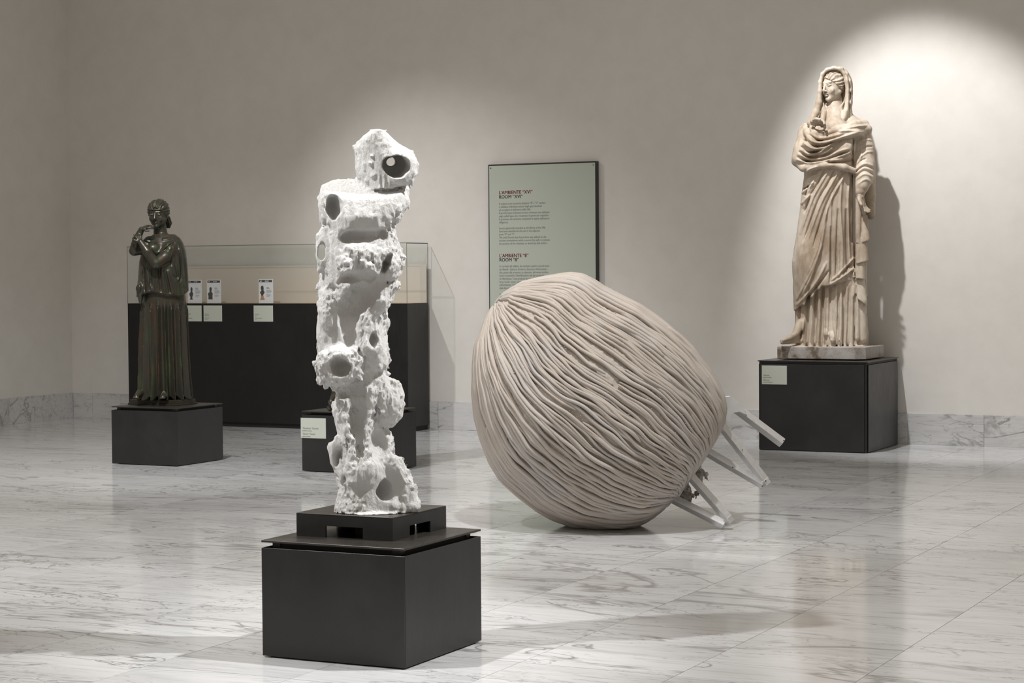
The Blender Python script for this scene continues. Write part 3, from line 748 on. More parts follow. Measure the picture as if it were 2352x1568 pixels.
# scooped shell at the foot
C.ell(L(918, 1112, -0.225), (pm(32), 0.115, pm(46)), 0.006, Q((0.35, -1, 0.12)), True)
C.ell(L(888, 1127, -0.15), (pm(22), 0.10, pm(26)), 0.006, Q((0.5, -1, 0)), True)
C.warp = 0.0
# trowelled, dripping surface: clods of plaster, then a crusty skin
rq = np.random.default_rng(4)
i, x, y, z = C.band(0.004)
ok = np.nonzero((C.cav[i] > 0.012) & (z > 0.03) & (y < 0.08))[0]
nzz = (C.D[i[0][ok], i[1][ok], np.minimum(i[2][ok]+2, C.n[2]-1)]-C.D[i[0][ok], i[1][ok], i[2][ok]-2])/(4*C.h)
ok = ok[nzz < 0.5]
for q in rq.choice(ok, 190, replace=False):
    p = np.array([x[q], y[q], z[q]]); r = rq.uniform(0.004, 0.010)
    if z[q] > 1.22 and rq.random() < 0.55: continue
    if rq.random() < 0.45: C.cap(p, p-np.array([0, 0, rq.uniform(0.01, 0.035)]), r*0.9, r*0.4, 0.006)
    else: C.ell(p, (r*rq.uniform(.8, 1.8), r, r*rq.uniform(.8, 1.6)), 0.006, Vector(rq.normal(size=3)).to_track_quat('X', 'Z'))
i, x, y, z = C.band(0.024)
up = (C.D[i[0], i[1], np.minimum(i[2]+2, C.n[2]-1)]-C.D[i[0], i[1], np.maximum(i[2]-2, 0)])/(4*C.h)
mk = (sstep(-0.001, 0.008, C.cav[i])*0.70+0.30)*(1-0.7*sstep(0.5, 0.85, up))
wx = vnoise(x*22+5, y*22, z*16)*0.02; wz = vnoise(x*22, y*22+9, z*16)*0.02
n0 = vnoise(x*14+3, y*14, z*9)
n1 = vnoise((x+wx)*32, y*32+7, (z+wz)*19); r2 = 1-2*np.abs(vnoise((x+wx)*64, (y+wz)*64+3, z*34)); n3 = vnoise(x*150+wz*90, y*150+3, z*90)
drip = 1-2*np.abs(vnoise(x*52+9, y*52, z*7))
amp = 0.16+0.84*sstep(-0.25, 0.35, vnoise(x*9+20, y*9, z*7))
low = 0.55 + 0.45*(1-sstep(1.28, 1.38, z))
C.D[i] -= ((0.007*n0 + amp*(0.0065*n1 + 0.0050*r2 + 0.0060*n3) + 0.0034*drip + 0.0005)*mk*low).astype(np.float32)
C.D[:, :, C.ax[2] < -0.0005] = 0.3
C.mesh('plaster_body', PLASTER, tot)
del C

# ------------------------------------------------------------------ big clay-coiled form lying on aluminium legs
bc = on_floor(1392, 1206)
fb = Frame(bc[0], bc[1], 0.0)
ball = empty('clay_coil_form', tuple(fb.o), fb.rz, 'huge leaning clay form of long wavy coils with bare aluminium legs on the floor', 'sculpture')
OUT = [(1135, 700), (1160, 674), (1200, 650), (1240, 639), (1290, 631), (1312, 629), (1340, 633), (1365, 646), (1385, 661), (1430, 683), (1470, 702), (1500, 724), (1530, 747), (1560, 773), (1590, 802), (1612, 831), (1630, 854), (1645, 881), (1659, 910), (1665, 935), (1662, 962), (1648, 992), (1626, 1030), (1608, 1060), (1583, 1095), (1553, 1130), (1538, 1153), (1510, 1176), (1480, 1195), (1450, 1208), (1415, 1215), (1380, 1215), (1350, 1211), (1310, 1203), (1270, 1187), (1230, 1165), (1190, 1132), (1150, 1097), (1127, 1060), (1107, 1010), (1094, 960), (1087, 900), (1088, 850), (1094, 800), (1107, 760), (1119, 730)]
P0 = fb.L(1136, 704)[[0, 2]]; P1 = fb.L(1612, 1082)[[0, 2]]
ax_ = (P1-P0); AL = np.linalg.norm(ax_); ax_ = ax_/AL; pp = np.array([-ax_[1], ax_[0]])
if pp[1] < 0: pp = -pp
out2 = np.array([fb.L(*q)[[0, 2]] for q in OUT])
ss = (out2-P0) @ ax_; tt = (out2-P0) @ pp
NS = 90
S_ = np.linspace(-0.02, AL+0.05, 400)
def extent(sv_):
    hi, lo = -9, 9
    n = len(ss)
    for i in range(n):
        a, b = i, (i+1) % n
        if (ss[a]-sv_)*(ss[b]-sv_) <= 0 and ss[a] != ss[b]:
            t = tt[a]+(tt[b]-tt[a])*(sv_-ss[a])/(ss[b]-ss[a]); hi = max(hi, t); lo = min(lo, t)
    return lo, hi
SMIN, SMAX = ss.min()+1e-4, ss.max()-1e-4
sarr = SMIN+(SMAX-SMIN)*(0.5-0.5*np.cos(np.linspace(0, math.pi, 121)))
ext = np.array([extent(q) for q in np.clip(sarr, SMIN+2e-4, SMAX-2e-4)])
ext[0] = ext[-1] = 0
ext[0] = (ext[1].mean(),)*2; ext[-1] = (ext[-2].mean(),)*2
cen = ext.mean(1); hw = (ext[:, 1]-ext[:, 0])/2
ker = np.ones(3)/3
DEPTH = 0.96
def surf(u, phi, lift=0.0):
    """u 0..1 along the axis, phi round it -> local xyz on the skin"""
    s = np.interp(u, np.linspace(0, 1, 121), sarr); c = np.interp(u, np.linspace(0, 1, 121), cen); w_ = np.interp(u, np.linspace(0, 1, 121), hw)
    w2 = w_+lift
    tilt = -0.13*(1-u)**2*np.sin(math.pi*np.clip(u*1.4, 0, 1))     # apex leans a little to the viewer
    t = c+w2*np.cos(phi); d = -w2*DEPTH*np.sin(phi) + tilt*np.abs(np.cos(phi))*0
    p = P0[None]+s[..., None]*ax_[None]+t[..., None]*pp[None]
    return np.stack([p[..., 0], d, p[..., 1]], -1)
# lumpy core under the coils
NU, NP = 260, 420
uu = np.linspace(0, 1, NU); ph = np.linspace(0, 2*math.pi, NP, endpoint=False)
UU, PH = np.meshgrid(uu, ph, indexing='ij')
core = surf(UU, PH, -0.021)
nz = vnoise(core[..., 0]*30+9, core[..., 1]*30, core[..., 2]*30)*0.003+vnoise(core[..., 0]*75, core[..., 1]*75, core[..., 2]*75)*0.004+vnoise(core[..., 0]*170, core[..., 1]*170, core[..., 2]*170)*0.004
ctr = np.array([*((P0+P1)/2), 0.0])[[0, 2, 1]]
dirs = core-ctr; dirs /= np.linalg.norm(dirs, axis=-1, keepdims=True)
core = core+dirs*nz[..., None]
cf = [(i*NP+j, i*NP+(j+1) % NP, (i+1)*NP+(j+1) % NP, (i+1)*NP+j) for i in range(NU-1) for j in range(NP)]
cv = core.reshape(-1, 3); cv[:, 2] = np.maximum(cv[:, 2], 0.004)
mesh_obj('clay_core', cv, cf, CLAY, ball, True)
# coils: each long rope of clay is a part of its own, pulled from the apex towards the legs
rc = np.random.default_rng(21)
W1 = lambda u, ph: 0.045*np.sin(7*u+2.1*np.sin(ph*3))+0.03*np.sin(15*u+4*ph)
NCOIL = 248
SEG, SIDE = 96, 6
for k in range(NCOIL):
    base = 2*math.pi*(k+0.5*rc.random())/NCOIL*1.0
    kind = k % 4
    u0, u1 = [(0.015, 0.985), (0.10, 0.97), (0.045, 0.99), (0.20, 0.93)][kind]
    u0 = max(0.01, u0+rc.uniform(-0.01, 0.06)); u1 = min(0.992, u1+rc.uniform(-0.06, 0.008))
    if rc.random() < 0.22: u1 = rc.uniform(0.40, 0.85)
    if rc.random() < 0.18: u0 = rc.uniform(0.25, 0.55)
    u = np.linspace(u0, u1, SEG)
    f = rc.uniform(8, 15); a1 = rc.uniform(0.004, 0.010); p1 = rc.uniform(0, 6.3)
    # shared wandering keeps neighbours parallel, own wobble lets them touch and part
    swirl = 0.035*np.sin(5.0*u+1.3)+0.016*np.sin(11*u+base*3.0)+0.010*np.sin(24*u+base*7)
    q1, q2 = rc.uniform(18, 30), rc.uniform(40, 72)
    own = a1*np.sin(f*u+p1)*1.4+rc.uniform(.004, .009)*np.sin(q1*u+2*p1)+rc.uniform(.003, .008)*np.sin(q2*u+3*p1)
    phi = base+swirl*np.sin(math.pi*u)**0.5+own
    r = rc.uniform(0.0080, 0.0122)*(0.80+0.35*np.sin(math.pi*np.clip(u, 0, 1)))
    r = r*(1+0.15*np.sin(17*u+p1)+0.08*np.sin(41*u+p1*3))
    endt = np.clip(np.minimum((u-u0)/0.03, (u1-u)/0.03), 0, 1)**0.5; r = r*(0.35+0.65*endt)
    lift = -0.009+0.007*np.sin(9*u+p1*1.7)+0.003*np.sin(25*u+p1)+rc.uniform(-0.006, 0.006)
    c0 = surf(u, phi, lift)
    tan = np.gradient(c0, axis=0); tan /= np.linalg.norm(tan, axis=1, keepdims=True)+1e-9
    nor = surf(u, phi, lift+0.05)-c0; nor -= (nor*tan).sum(1, keepdims=True)*tan; nor /= np.linalg.norm(nor, axis=1, keepdims=True)+1e-9
    bi = np.cross(tan, nor)
    vs = []
    for q in range(SIDE):
        a = 2*math.pi*q/SIDE; vs.append(c0+(r*1.4)[:, None]*math.cos(a)*nor+(r*0.92)[:, None]*math.sin(a)*bi)
    V = np.stack(vs, 1).reshape(-1, 3); V[:, 2] = np.maximum(V[:, 2], 0.0015)
    Fc = [(i*SIDE+j, i*SIDE+(j+1) % SIDE, (i+1)*SIDE+(j+1) % SIDE, (i+1)*SIDE+j) for i in range(SEG-1) for j in range(SIDE)]
    Fc += [tuple(range(SIDE))[::-1], tuple((SEG-1)*SIDE+j for j in range(SIDE))]
    mesh_obj('clay_coil', V, Fc, CLAY, ball, True)
# crumbs of clay in the furrows
cr_v, cr_f = [], []
for k in range(5200):
    u = rc.uniform(0.06, 0.97); p_ = rc.uniform(0, 2*math.pi)
    c0 = surf(np.array([u]), np.array([p_]), rc.uniform(-0.009, 0.0))[0]; s_ = rc.uniform(0.0015, 0.0045)
    if c0[2] < 0.01: continue
    b0 = len(cr_v); R_ = Matrix.Rotation(rc.uniform(0, 6), 3, Vector(rc.normal(size=3)))
    for d in ((1, 0, 0), (-1, 0, 0), (0, 1, 0), (0, -1, 0), (0, 0, 1), (0, 0, -1)):
        q = R_ @ Vector(d); cr_v.append((c0[0]+q[0]*s_*rc.uniform(.6, 1.4), c0[1]+q[1]*s_, c0[2]+q[2]*s_))
    cr_f += [tuple(b0+i for i in t) for t in ((0, 2, 4), (2, 1, 4), (1, 3, 4), (3, 0, 4), (2, 0, 5), (1, 2, 5), (3, 1, 5), (0, 3, 5))]
tag(mesh_obj('clay_crumbs', cr_v, cr_f, CLAY, ball), kind='stuff')
# torn fibrous clay hanging from the open end
FIB = mat_stone(); FIB.name = 'torn_grey_clay'
def ragged(pts, seed):
    g = np.random.default_rng(seed); c0 = fb.L(*pts[0])
    T = Clay(c0-np.array([.11, .11, .15]), c0+np.array([.11, .11, .09]), 0.0042)
    for q in pts:
        p = fb.L(*q[:3]); T.ell(p, (.03, .03, .035), .012)
        for k in range(16):
            e = p+g.normal(size=3)*np.array([.022, .022, .024]); T.cap(e, e-np.array([g.uniform(-.012, .012), 0, g.uniform(.01, .04)]), g.uniform(.005, .011), .003, .004)
    i, x, y, z = T.band(.02)
    T.D[i] -= (.007*vnoise(x*70, y*70, z*70)+.005*vnoise(x*140, y*140, z*120)).astype(np.float32)
    return T.mesh('torn_clay', FIB, ball)
ragged([(1596, 1068, .03), (1606, 1088, .03), (1590, 1090, .02)], 5)
ragged([(1570, 1116, -.05), (1578, 1136, -.05), (1562, 1132, -.06)], 6)
# aluminium legs
def bar(bm, a, b, wpx, dep, up):
    a, b = Vector(a), Vector(b); t = (b-a).normalized(); up = Vector(up); up = (up-up.dot(t)*t).normalized(); sd = t.cross(up)
    w2, d2 = fb.m(wpx)/2, dep/2
    v = [bm.verts.new(p+up*i*w2+sd*j*d2) for p in (a, b) for i, j in ((-1, -1), (1, -1), (1, 1), (-1, 1))]
    for f in ((0, 1, 2, 3), (7, 6, 5, 4), (0, 4, 5, 1), (1, 5, 6, 2), (2, 6, 7, 3), (3, 7, 4, 0)): bm.faces.new([v[i] for i in f])
    bmesh.ops.recalc_face_normals(bm, faces=bm.faces[:])
def P(px, py, y): return fb.L(px, py, y)
def leg_mesh(name, segs, up, gus=None):
    bm = bmesh.new()
    for a, b, wpx, dep in segs: bar(bm, a, b, wpx, dep, up)
    if gus:
        for g in gus:
            n0 = [bm.verts.new(q+np.array([0, -0.016, 0])) for q in g]; n1 = [bm.verts.new(q+np.array([0, 0.016, 0])) for q in g]
            bm.faces.new(n0); bm.faces.new(n1[::-1])
            for i in range(len(g)): bm.faces.new((n0[i], n1[i], n1[(i+1) % len(g)], n0[(i+1) % len(g)]))
            bmesh.ops.recalc_face_normals(bm, faces=bm.faces[:])
    bmesh.ops.bevel(bm, geom=bm.edges[:], offset=0.0016, segments=1, affect='EDGES')
    return bm_obj(name, bm, ALU, ball)
UPV = (0.35, -0.72, 0.62)
f3 = on_floor(1668, 1216); y3 = float((f3-fb.o) @ fb.ey)
leg_mesh('leg', [(P(1670, 922, .20), P(1797, 1017, .20), 17, .045)], UPV,
         [[P(1660, 910, .17), P(1676, 909, .17), P(1704, 930, .17), P(1716, 953, .17), P(1697, 945, .17), P(1682, 948, .17), P(1671, 968, .17), P(1662, 988, .17), P(1646, 975, .17)]])
leg_mesh('leg', [(P(1650, 968, .08), P(1757, 1104, .07), 15, .045), (P(1612, 1030, .08), P(1752, 1112, .07), 15, .045), (P(1650, 966, .08), P(1614, 1034, .08), 12, .04), (P(1754, 1102, .068), P(1761, 1113, .068), 17, .045)], UPV)
leg_mesh('leg', [(P(1578, 1084, -.12), P(1672, 1190, y3+.01), 15, .045), (P(1540, 1142, -.12), P(1664, 1205, y3), 15, .045), (P(1580, 1082, -.12), P(1542, 1144, -.12), 12, .04), (P(1669, 1189, y3), P(1677, 1200, y3), 17, .045)], UPV)
for a, b in ((P(1667, 920, .185), P(1655, 975, .185)), (P(1652, 972, .06), P(1614, 1036, .06)), (P(1614, 1036, .0), P(1545, 1146, -.13))):
    bm = bmesh.new(); bar(bm, a, b, 9, .05, UPV); bm_obj('rim_plate', bm, ALU, ball)
for q in ((1711, 945, .175), (1800, 1011, .175), (1705, 1033, .045), (1683, 1073, .045), (1751, 1116, .04), (1759, 1104, .04)):
    bm = bmesh.new(); bmesh.ops.create_icosphere(bm, subdivisions=1, radius=0.004); o = bm_obj('screw', bm, DARK, ball); o.location = P(*q)

# ------------------------------------------------------------------ generic carved female head (own fine grid)
def head_grid(style):
    """chin at z=0, crown at z=1, looking towards -y; unit = head height"""
    h = 0.0125 if style == 'veil' else 0.0135
    G = Clay((-0.62, -0.62, -0.45), (0.62, 0.80, 1.12), h)
    G.ell((0, .07, .60), (.335, .40, .385), .02)
    G.ell((0, -.10, .42), (.275, .265, .41), .06)
    G.cap((-.20, .0, .27), (0, -.23, .11), .10, .095, .05); G.cap((.20, .0, .27), (0, -.23, .11), .10, .095, .05)
    G.ell((0, -.285, .075), (.085, .07, .075), .04)
    G.cap((-.17, -.315, .585), (-.03, -.35, .575), .032, .035, .04); G.cap((.17, -.315, .585), (.03, -.35, .575), .032, .035, .04)
    for s in (-1, 1):
        G.ell((s*.12, -.40, .505), (.088, .06, .046), .03, cut=True)
        G.ell((s*.118, -.302, .500), (.075, .06, .042), .008)
        G.tube([(s*.045, -.352, .498), (s*.085, -.366, .528), (s*.13, -.358, .533), (s*.185, -.315, .505)], [.010, .014, .014, .010], .006)
        G.tube([(s*.05, -.350, .487), (s*.10, -.356, .470), (s*.15, -.340, .472), (s*.18, -.315, .49)], [.007, .009, .009, .007], .006)
        G.ell((s*.16, -.27, .34), (.09, .06, .09), .06)
    G.cap((0, -.345, .575), (0, -.455, .345), .033, .044, .025)
    for s in (-1, 1): G.ell((s*.045, -.415, .33), (.034, .040, .028), .015)
    G.ell((0, -.365, .235), (.085, .035, .024), .012); G.ell((0, -.355, .185), (.070, .036, .026), .012)
    G.tube([(-.085, -.385, .212), (0, -.418, .210), (.085, -.385, .212)], [.008, .010, .008], .006, True)
    G.ell((0, -.385, .135), (.05, .022, .018), .02, cut=True)
    G.cap((0, .07, .25), (0, .10, -.42), .185, .22, .05)
    for s in (-1, 1): G.ell((s*.315, .03, .44), (.03, .06, .085), .015)
    # hair mass with a hairline running from forehead to ear
    rr = (.375, .455, .425) if style == 'veil' else (.385, .46, .415)
    def hair(x, y, z):
        k0 = np.sqrt((x/rr[0])**2+((y-.08)/rr[1])**2+((z-.62)/rr[2])**2)
        e = (k0-1)*.36
        hl = -(.62*(y+.375-.55*x*x)+.78*(z-.775+.5*np.abs(x)))
        low = .26-z+0*x*y
        return np.maximum(np.maximum(e, hl), low)
    G.add(hair, (-.45, -.45, .2), (.45, .6, 1.08), .015)
    i, x, y, z = G.band(.06)
    hm = sstep(-0.015, .03, .62*(y+.375-.55*x*x)+.78*(z-.775+.5*np.abs(x)))*sstep(.22, .3, z)
    ang = np.arctan2(np.abs(x), z-.45)
    wav = np.sin(ang*26+4*vnoise(x*5, y*5, z*5)+ 9*y)
    G.D[i] -= (hm*(.014*wav+.012*vnoise(x*14, y*14, z*14))).astype(np.float32)
    if style == 'bun':
        for k in range(7):
            t = k/6; a = -0.9+1.8*t
            G.tube([(math.sin(a)*.33, .30+.12*math.cos(a), .34), (math.sin(a)*.36, .36+.14*math.cos(a), .16), (math.sin(a)*.33, .36+.14*math.cos(a), .02)], [.075, .085, .05], .02)
        # band round the hair
        def bandf(x, y, z):
            k0 = np.sqrt((x/.40)**2+((y-.08)/.475)**2+((z-.62)/.43)**2); return np.maximum((k0-1)*.36, np.abs((z-.80)-.32*(y-.08))-.022)
        G.add(bandf, (-.45, -.45, .55), (.45, .6, 1.05), .008)
    return G

# ------------------------------------------------------------------ small carved hand
def hand_grid(C, wrist, d, nrm, size, curl, k=0.004, spread=0.16, side=1):
    d = np.array(d, float); d /= np.linalg.norm(d); nrm = np.array(nrm, float); nrm -= (nrm@d)*d; nrm /= np.linalg.norm(nrm); s = np.cross(d, nrm)*side
    w = np.array(wrist, float); u = size
    for q in (-.16, 0, .16): C.cap(w+s*q*u*.7, w+d*.46*u+s*q*u*1.15, .115*u, .105*u, k*2)
    for f, (o, ln) in enumerate(((-.26, .40), (-.09, .47), (.08, .45), (.24, .35))):
        p = w+d*.47*u+s*o*u; a = 0.25*curl; dr = d+s*(o*spread*2)
        for g, fr_ in enumerate((.46, .32, .24)):
            a += curl*(.55+.35*(f+g)/5); v = dr*math.cos(a)+nrm*math.sin(a); q = p+v*ln*fr_*u
            C.cap(p, q, (.078-.010*g)*u, (.070-.012*g)*u, k); p = q
    p = w+d*.14*u-s*.24*u
    for g, v in enumerate((d*.6-s*.75+nrm*.25, d*.9-s*.25+nrm*.35)):
        q = p+v*.24*u; C.cap(p, q, (.095-.015*g)*u, (.080-.015*g)*u, k*1.5); p = q

# ------------------------------------------------------------------ marble veiled woman
lidc = 0.722+0.021+0.0085
fm = Frame(-5.135, 16.50, lidc+0.108)
mat_root = empty('marble_veiled_woman', (fm.o[0], fm.o[1], lidc), fm.rz, 'cream marble statue of a veiled draped woman on the tall plinth', 'statue')
dz0 = 0.108
# chamfered stone base (square to the room, so turned back inside the statue's frame)
c_, s_ = math.cos(-fm.rz), math.sin(-fm.rz)
def rot(p): return (p[0]*c_-p[1]*s_, p[0]*s_+p[1]*c_)
bx = [(-5.475, 16.19), (-4.80, 16.19), (-4.725, 16.255), (-4.725, 16.80), (-4.80, 16.86), (-5.475, 16.86)]
prism('stone_base', [rot((a-fm.o[0], b-fm.o[1])) for a, b in bx], 0.008, 0.112, STONE, mat_root, 0.006)
box('shim', -0.28, 0.26, -0.22, 0.22, 0.0, 0.010, DARK, mat_root)
L, pm = fm.L, fm.m
C = Clay((-0.42, -0.36, -0.02), (0.46, 0.34, 2.36), 0.0053)
def Z(y): return L(1900, y)[2]
def X(x, y=500): return L(x, y)[0]
def lf(rows, k=0.02, p=2.3, clip=None, z0=None, z1=None):
    """rows of (py, left px, right px, front m, back m)"""
    C.loft([Z(r[0]) for r in rows], [X(r[1], r[0]) for r in rows], [X(r[2], r[0]) for r in rows], [r[3] for r in rows], [r[4] for r in rows], k, p, clip, z0, z1)
# chiton skirt to the ground
lf([(783, 1822, 1990, -.21, .19), (765, 1826, 1990, -.20, .19), (735, 1830, 1988, -.185, .18), (690, 1831, 1986, -.175, .17), (620, 1832, 1984, -.17, .17), (560, 1838, 1980, -.16, .16)], .01, 2.4, z0=-.004)
# pleats of the skirt
i, x, y, z = C.band(.05)
ph = np.arctan2(y, x*0.9)
wob = vnoise(x*4+3, y*4, z*2.2)
pl = np.sin(ph*17+wob*2.0+2.0*np.sin(z*3.1)); pl = np.sign(pl)*np.abs(pl)**0.7
C.D[i] -= ((.0125*pl+.006*np.sin(ph*41+wob*3))*sstep(.60, .35, z)).astype(np.float32)
# himation: hips and legs, cut along a slanting hem
hemx = np.array([X(q, 680) for q in (1800, 1826, 1850, 1886, 1906, 1962, 2000)]); hemz = np.array([Z(q) for q in (722, 712, 692, 656, 654, 641, 636)])
def hem(x, y, z): return (np.interp(x.ravel(), hemx, hemz)[:, None, None]-z)*.75+0*y
lf([(725, 1824, 1968, -.225, .20), (650, 1821, 1969, -.225, .20), (600, 1819, 1966, -.22, .20), (545, 1828, 1964, -.215, .20), (490, 1836, 1963, -.205, .19), (440, 1842, 1962, -.20, .185), (405, 1847, 1961, -.19, .18), (380, 1848, 1960, -.18, .17)], .008, 2.25, hem, z1=Z(376))
# advanced knee under the cloth
C.ell(L(1862, 610, -.14), (pm(30), .10, pm(75)), .05)
# torso wrapped to the neck
lf([(398, 1852, 1962, -.18, .17), (372, 1836, 1968, -.195, .18), (345, 1834, 1975, -.20, .18), (318, 1842, 1984, -.19, .17), (298, 1852, 1986, -.16, .15), (280, 1866, 1980, -.12, .13), (266, 1884, 1962, -.09, .10)], .03, 2.2)
C.ell(L(1942, 338, -.15), (pm(23), .075, pm(22)), .04); C.ell(L(1893, 335, -.16), (pm(24), .07, pm(22)), .04)
# bent right arm inside the cloth
C.tube([L(1853, 302, -.03), L(1841, 345, -.09), L(1838, 364, -.12)], [pm(19), pm(18), pm(17)], .03)
C.tube([L(1838, 364, -.12), L(1862, 334, -.18), L(1872, 309, -.19)], [pm(17), pm(15), pm(11)], .03)
# belt-like lower edge of the wrap
C.tube([L(1826, 372, -.11), L(1845, 386, -.165), L(1875, 381, -.205), L(1910, 378, -.215), L(1940, 384, -.20), L(1962, 392, -.16)], [pm(7), pm(8), pm(7), pm(6.5), pm(7), pm(6)], .018)
# collar rolls
C.tube([L(1851, 292, -.04), L(1856, 306, -.13), L(1872, 318, -.21), L(1895, 321, -.225), L(1930, 312, -.215), L(1965, 300, -.17), L(1992, 297, -.06), L(1994, 300, .05)], [pm(9), pm(9), pm(8), pm(7), pm(8), pm(10), pm(10), pm(9)], .014)
C.tube([L(1862, 282, -.07), L(1868, 300, -.18), L(1890, 308, -.215), L(1925, 298, -.20), L(1962, 286, -.14), L(1986, 284, -.03)], [pm(6), pm(6), pm(6), pm(7), pm(8), pm(8)], .012)
# hanging left arm in its sleeve
C.tube([L(1974, 298, .0), L(1983, 340, -.03), L(1985, 380, -.06)], [pm(25), pm(23), pm(24)], .02)
C.tube([L(1985, 380, -.06), L(1983, 408, -.10), L(1978, 428, -.14)], [pm(24), pm(22), pm(17)], .015)
C.tube([L(1977, 428, -.145), L(1975, 440, -.155)], [pm(14), pm(13)], .004)
C.tube([L(1974, 440, -.155), L(1976, 452, -.165)], [pm(10), pm(9)], .004)
C.tube([L(1990, 390, .03), L(1997, 450, .02), L(2000, 494, .02)], [pm(20), pm(13), pm(10)], .02)
C.ell(L(1999, 480, .0), (pm(10), .05, pm(20)), .01)
# zigzag fall of cloth below the hand: tiers with slanting, hollow lower edges
def tier(y0, y1, xl0, xr0, xl1, xr1, f0, f1, slope):
    zc, xc = Z(y1), X((xl1+xr1)/2, y1)
    lf([(y1+16, xl1, xr1, f1, f1+.13), (y1, xl1, xr1, f1, f1+.13), ((y0+y1)/2, (xl0+xl1)/2, (xr0+xr1)/2, (f0+f1)/2, (f0+f1)/2+.12), (y0, xl0, xr0, f0, f0+.10)], .004, 2.8, lambda x, y, z: ((zc+(x-xc)*slope)-z)*.8+0*y)
    C.ell(L((xl1+xr1)/2+1, y1+5, f1+.062), (pm((xr1-xl1)/2-3), .055, pm(22)), .003, None, True)
tier(455, 560, 1962, 1980, 1960, 1978, -.165, -.185, -.1)
tier(495, 556, 1978, 1992, 1974, 1998, -.16, -.19, .35)
tier(548, 604, 1961, 1990, 1959, 1995, -.175, -.20, .3)
tier(590, 640, 1960, 1984, 1957, 1986, -.175, -.20, -.1)
tier(596, 676, 1976, 1990, 1974, 1992, -.12, -.14, -.5)
tier(636, 690, 1960, 1984, 1958, 1991, -.165, -.19, -.75)
tier(680, 716, 1968, 1988, 1972, 1990, -.13, -.14, -.6)
C.cap(L(1978, 690, -.11), L(1981, 778, -.12), pm(9), pm(10), .008)
C.cap(L(1966, 640, -.12), L(1966, 775, -.15), pm(8), pm(9), .008)
# neck base, veil over the head and its falls
C.cap(L(1918, 282, -.04), L(1916, 240, -.035), pm(24), pm(20), .03)
C.ell(L(1921, 206, .035), (pm(37.5), .150, pm(55)), .01)
C.loft([Z(q) for q in (285, 262, 240, 210)], [X(q, 250) for q in (1868, 1876, 1884, 1886)], [X(q, 250) for q in (1972, 1958, 1956, 1957)], [-.06, -.05, -.05, -.03], [.15, .16, .16, .16], .02, 2.4)
C.cav = np.full(C.n, .3, np.float32)
C.ell(L(1911, 207, -.11), (pm(30), .150, pm(47)), .006, Vector((-.35, -1, 0)).to_track_quat('-Y', 'Z'), True)
C.ell(L(1912, 254, -.16), (pm(27), .125, pm(26)), .01, None, True)
C.cav = None
C.tube([L(1919, 292, -.09), L(1917, 268, -.06), L(1915, 236, -.035)], [pm(26), pm(20), pm(15)], .02)
HOOD = [(1862, 282, -.12), (1874, 258, -.105), (1881, 235, -.105), (1883, 210, -.105), (1884, 188, -.105), (1889, 170, -.115), (1899, 160, -.125), (1913, 156, -.125), (1928, 158, -.115), (1939, 168, -.10), (1945, 185, -.09), (1948, 208, -.08), (1947, 235, -.085), (1943, 255, -.10), (1938, 272, -.12)]
C.tube([L(*q) for q in HOOD], [pm(q) for q in (9, 8, 6.5, 5, 4, 3.6, 3.4, 3.4, 3.6, 4.2, 5, 5.5, 6, 6, 5)], .014)
C.tube([L(q[0]+(1.5 if q[0] < 1905 else 4), q[1]+1, q[2]+.04) for q in HOOD[3:]], [pm(q) for q in (5, 5, 5, 5, 5, 5, 5, 6, 6, 6, 6.5, 6)], .014)
C.tube([L(1884, 228, -.05), L(1893, 258, -.09), L(1888, 284, -.14)], [pm(5), pm(7), pm(5)], .008)
C.tube([L(1951, 190, -.03), L(1953, 225, -.03), L(1951, 264, -.06)], [pm(5), pm(5), pm(5)], .006)
# feet
C.tube([L(1838, 742, -.13), L(1829, 764, -.18)], [pm(10), pm(8.5)], .012)
C.cap(L(1830, 774, -.17), L(1806, 779, -.25), pm(8), pm(5), .012); C.cap(L(1827, 768, -.19), L(1812, 776, -.24), pm(7), pm(5.5), .012)
for q in range(5): C.cap(L(1808-q*2.2, 779+q*.5, -.255+.014*q), L(1799-q*1.4, 781.5+q*.2, -.283+.017*q), pm(3.2-q*.15), pm(2.6-q*.15), .003)
C.cap(L(1836, 783, -.16), L(1797, 786, -.27), pm(5), pm(4.5), .01)
C.loft([-.01, .0, .006, .012], [X(1800), X(1800), X(1806), X(1815)], [X(1992), X(1992), X(1990), X(1985)], [-.26, -.26, -.25, -.23], [.2, .2, .19, .18], .012, 3.0, z0=-.004)
C.tube([L(1900, 765, -.17), L(1915, 777, -.25)], [pm(10), pm(5)], .012)
for q in range(4): C.cap(L(1908+q*5, 778, -.24), L(1909+q*5, 781, -.265), pm(2.6), pm(2.2), .003)
# drapery drawn over the front: ridges and furrows
def F(*pts): return [L(a, b)[[0, 2]] for a, b in pts]
R_, f_ = .014, -.014
lines = []
def ridge(w, a, *pts): lines.append((round_line(F(*pts), 3*len(pts)), pm(w), a))
